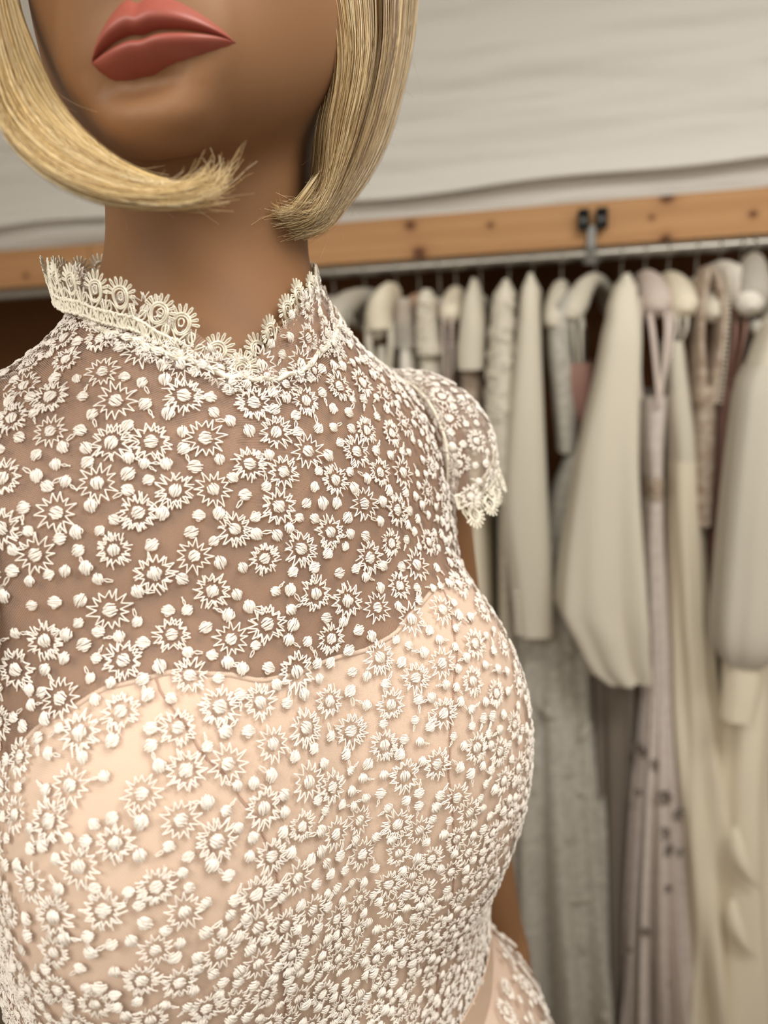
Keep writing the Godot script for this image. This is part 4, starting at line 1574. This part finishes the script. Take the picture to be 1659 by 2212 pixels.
	sk = cloth(t, "skirt", mats.lace_pink, fl_prof, 13, [0.03, 0.6], 0.2)
	for q in [[0.62, -0.9], [0.60, -0.2], [0.53, -0.8], [0.535, 0.1], [0.49, 0.7], [0.455, 0.1], [0.47, -0.6], [0.41, 0.3], [0.40, 0.75], [0.32, 0.2], [0.23, 0.7], [0.22, -0.3], [0.13, 0.75], [0.15, -0.8], [0.06, 0.4]]:
		var p := col_point(fl_prof, q[0], q[1], 13, [0.03, 0.6], 0.2, 0.0)
		var n := Vector3(sin(q[1]) * 0.7, 0.05, cos(q[1])).normalized()
		put("flower_motif", bloom, mats.motif, sk).transform = facing(p + n * 0.003, n, rnd(0.6, 1.15)).scaled_local(Vector3(rnd(0.6, 1.0), 1, 1))
	hanger(1.536, "cream padded hanger right beside the pale one with doubled straps", mats.cream, 0.03, 1.552, 0.06, 0.025)
	t = garment("draped_dress", 1.540, "ivory crepe dress with slanting drapes, right of the flower motif skirt")
	straps_pair(t, mats.ivory, 1.515, 1.435, 0.185, -0.004, -0.010, 0.009)
	cloth(t, "bodice", mats.ivory, [[1.44, -0.012, 0.019, 0.12, 0.08], [1.42, -0.010, 0.022, 0.12, 0.082], [1.33, 0.002, 0.026, 0.12, 0.084], [1.22, 0.017, 0.027, 0.12, 0.084]], 4, [0.04, 0.1], 0.9)
	cloth(t, "skirt", mats.cream, [[1.222, 0.017, 0.0275, 0.12, 0.085], [1.0, 0.034, 0.036, 0.125, 0.088], [0.85, 0.047, 0.042, 0.13, 0.09], [0.54, 0.080, 0.054, 0.135, 0.095], [0.2, 0.110, 0.062, 0.14, 0.1], [-0.145, 0.130, 0.068, 0.14, 0.1]], 6, [0.05, 0.42], 0.3, 9.0)
	hanger(1.588, "padded hanger under the open beaded shoulders", mats.ivory, 0.02, 1.540, 0.06, 0.022)
	t = garment("beaded_dress", 1.585, "nude dress encrusted with beads, open at the shoulder, right of the draped dress")
	for sg in [-1.0, 1.0]:
		cloth(t, "shoulder", mats.lace_nude, [[1.568, 0.002 * sg, 0.006, 0.12, 0.04], [1.555, 0.008 * sg, 0.010, 0.14, 0.05], [1.50, 0.017 * sg, 0.009, 0.16, 0.05], [1.44, 0.017 * sg, 0.009, 0.165, 0.05], [1.38, 0.012 * sg, 0.012, 0.165, 0.05], [1.33, 0.009 * sg, 0.014, 0.165, 0.05]], 3, [0.05, 0.1], 0.4)
	for k in 30:
		var s := Surf.new()
		fat_tube(s, [Vector3(0, 0, -0.003), Vector3(0, 0, 0), Vector3(0, 0, 0.003)], [0.0005, 0.0026, 0.003, 0.0026, 0.0005], 8, 7)
		var f := k / 29.0
		put("bead", s.mesh(), mats.lace_thread, t, Vector3(lerpf(0.022, 0.027, sin(f * PI)), lerpf(1.56, 1.33, f), 0.20) + LIFT)
	cloth(t, "bodice", mats.lace_nude, [[1.36, 0.0, 0.022, 0.13, 0.08], [1.25, 0.002, 0.024, 0.13, 0.082], [1.1, 0.006, 0.022, 0.13, 0.08]], 4, [0.04, 0.1], 0.9)
	cloth(t, "skirt", mats.lace_nude, [[1.105, 0.006, 0.022, 0.08, 0.08], [0.7, 0.02, 0.03, 0.07, 0.09], [-0.145, 0.05, 0.04, 0.06, 0.1]], 6, [0.04, 0.3], 0.9)
	hanger(1.630, "white padded hanger tilted down, right of the beaded shoulders", mats.white, 0.10, 1.565, 0.075, 0.026)
	t = garment("mauve_dress", 1.625, "rosy brown dress on thin straps squeezed left of the chiffon bishop sleeve")
	straps_pair(t, mats.mauve, 1.50, 1.36, 0.16, 0.012, 0.004, 0.010)
	cloth(t, "bodice", mats.mauve, [[1.37, 0.0, 0.016, 0.08, 0.07], [1.33, 0.0, 0.020, 0.08, 0.075], [1.15, 0.0, 0.018, 0.08, 0.075]], 4, [0.04, 0.1], 0.3)
	cloth(t, "skirt", mats.mauve, [[1.155, 0, 0.018, 0.06, 0.075], [0.6, 0.02, 0.02, 0.05, 0.08], [-0.145, 0.06, 0.03, 0.04, 0.08]], 6, [0.04, 0.3], 0.9)
	hanger(1.690, "greenish grey padded hanger at the photo's right edge", mats.greyish, -0.20, 1.575, 0.075, 0.028)
	t = garment("ruffle_dress", 1.700, "creamy yellow satin dress with curling ruffles at the lower right")
	strap(t, mats.ivory, [Vector3(-0.01, 1.53, 0.17), Vector3(-0.01, 1.48, 0.185), Vector3(-0.006, 1.40, 0.18)], 0.006)
	cloth(t, "bodice", mats.cream, [[1.41, 0, 0.03, 0.10, 0.08], [1.3, 0, 0.034, 0.10, 0.085], [1.1, 0, 0.032, 0.10, 0.085]], 4, [0.04, 0.1], 0.3)
	cloth(t, "skirt", mats.cream, [[1.105, 0.0, 0.032, 0.10, 0.085], [0.75, -0.005, 0.05, 0.13, 0.09], [0.45, 0.0, 0.06, 0.14, 0.095], [-0.145, 0.03, 0.10, 0.15, 0.1]], 5, [0.04, 0.22], 1.4)
	for q in [[0.50, -0.030, 0.0], [0.33, -0.025, 0.3]]:
		var rows := []
		for j in 16:
			var f := j / 15.0
			var r := PackedVector3Array()
			for i in 7:
				var w := (i / 6.0 - 0.5) * 0.030 * sin(PI * clampf(f * 0.9 + 0.1, 0, 1))
				r.append(Vector3(q[1] + 0.055 * f * f + w, q[0] - 0.14 * f + w * 0.6, 0.25 + 0.02 * sin(f * PI) + 0.01 * cos(w * 120.0)))
			rows.append(r)
		var s := Surf.new()
		sheet(s, rows, false, -1.0)
		put("ruffle", s.mesh(), mats.cream, t, LIFT)
	hanger(1.668, "padded hanger inside the cuffed chiffon sleeve at the right edge", mats.white, 0.0, 1.470, 0.02, 0.012)
	t = garment("cuffed_sleeve_dress", 1.665, "white chiffon dress with full sleeve gathered into a deep satin cuff, at the right edge")
	cloth(t, "bodice", mats.chiffon, [[1.535, 0.03, 0.006, 0.08, 0.08], [1.52, 0.03, 0.02, 0.09, 0.1], [1.3, 0.03, 0.03, 0.09, 0.1], [1.0, 0.03, 0.03, 0.08, 0.1]], 4, [0.04, 0.1], 0.3)
	cloth(t, "sleeve_head", mats.ivory, [[1.480, 0.014, 0.005, 0.24, 0.03], [1.468, 0.014, 0.022, 0.25, 0.045], [1.43, 0.012, 0.034, 0.255, 0.05], [1.385, 0.008, 0.042, 0.26, 0.055]], 3, [0.03, 0.08], 0.8)
	cloth(t, "sleeve", mats.chiffon, [[1.40, 0.006, 0.040, 0.26, 0.052], [1.367, 0.002, 0.050, 0.265, 0.056], [1.2, -0.002, 0.056, 0.27, 0.06], [1.06, 0.0, 0.062, 0.27, 0.062], [0.926, 0.0, 0.062, 0.27, 0.062], [0.885, -0.002, 0.052, 0.27, 0.052], [0.862, -0.006, 0.036, 0.27, 0.036]], 6, [0.03, 0.14], 0.4)
	cloth(t, "cuff", mats.cream, [[0.868, -0.006, 0.033, 0.27, 0.032], [0.80, -0.008, 0.031, 0.27, 0.030], [0.748, -0.011, 0.029, 0.27, 0.028]], 3, [0.03, 0.05], 0.4)
	cloth(t, "skirt", mats.chiffon, [[1.02, 0.03, 0.03, 0.05, 0.1], [0.5, 0.035, 0.035, 0.04, 0.11], [-0.145, 0.04, 0.04, 0.03, 0.12]], 6, [0.05, 0.3], 1.4)
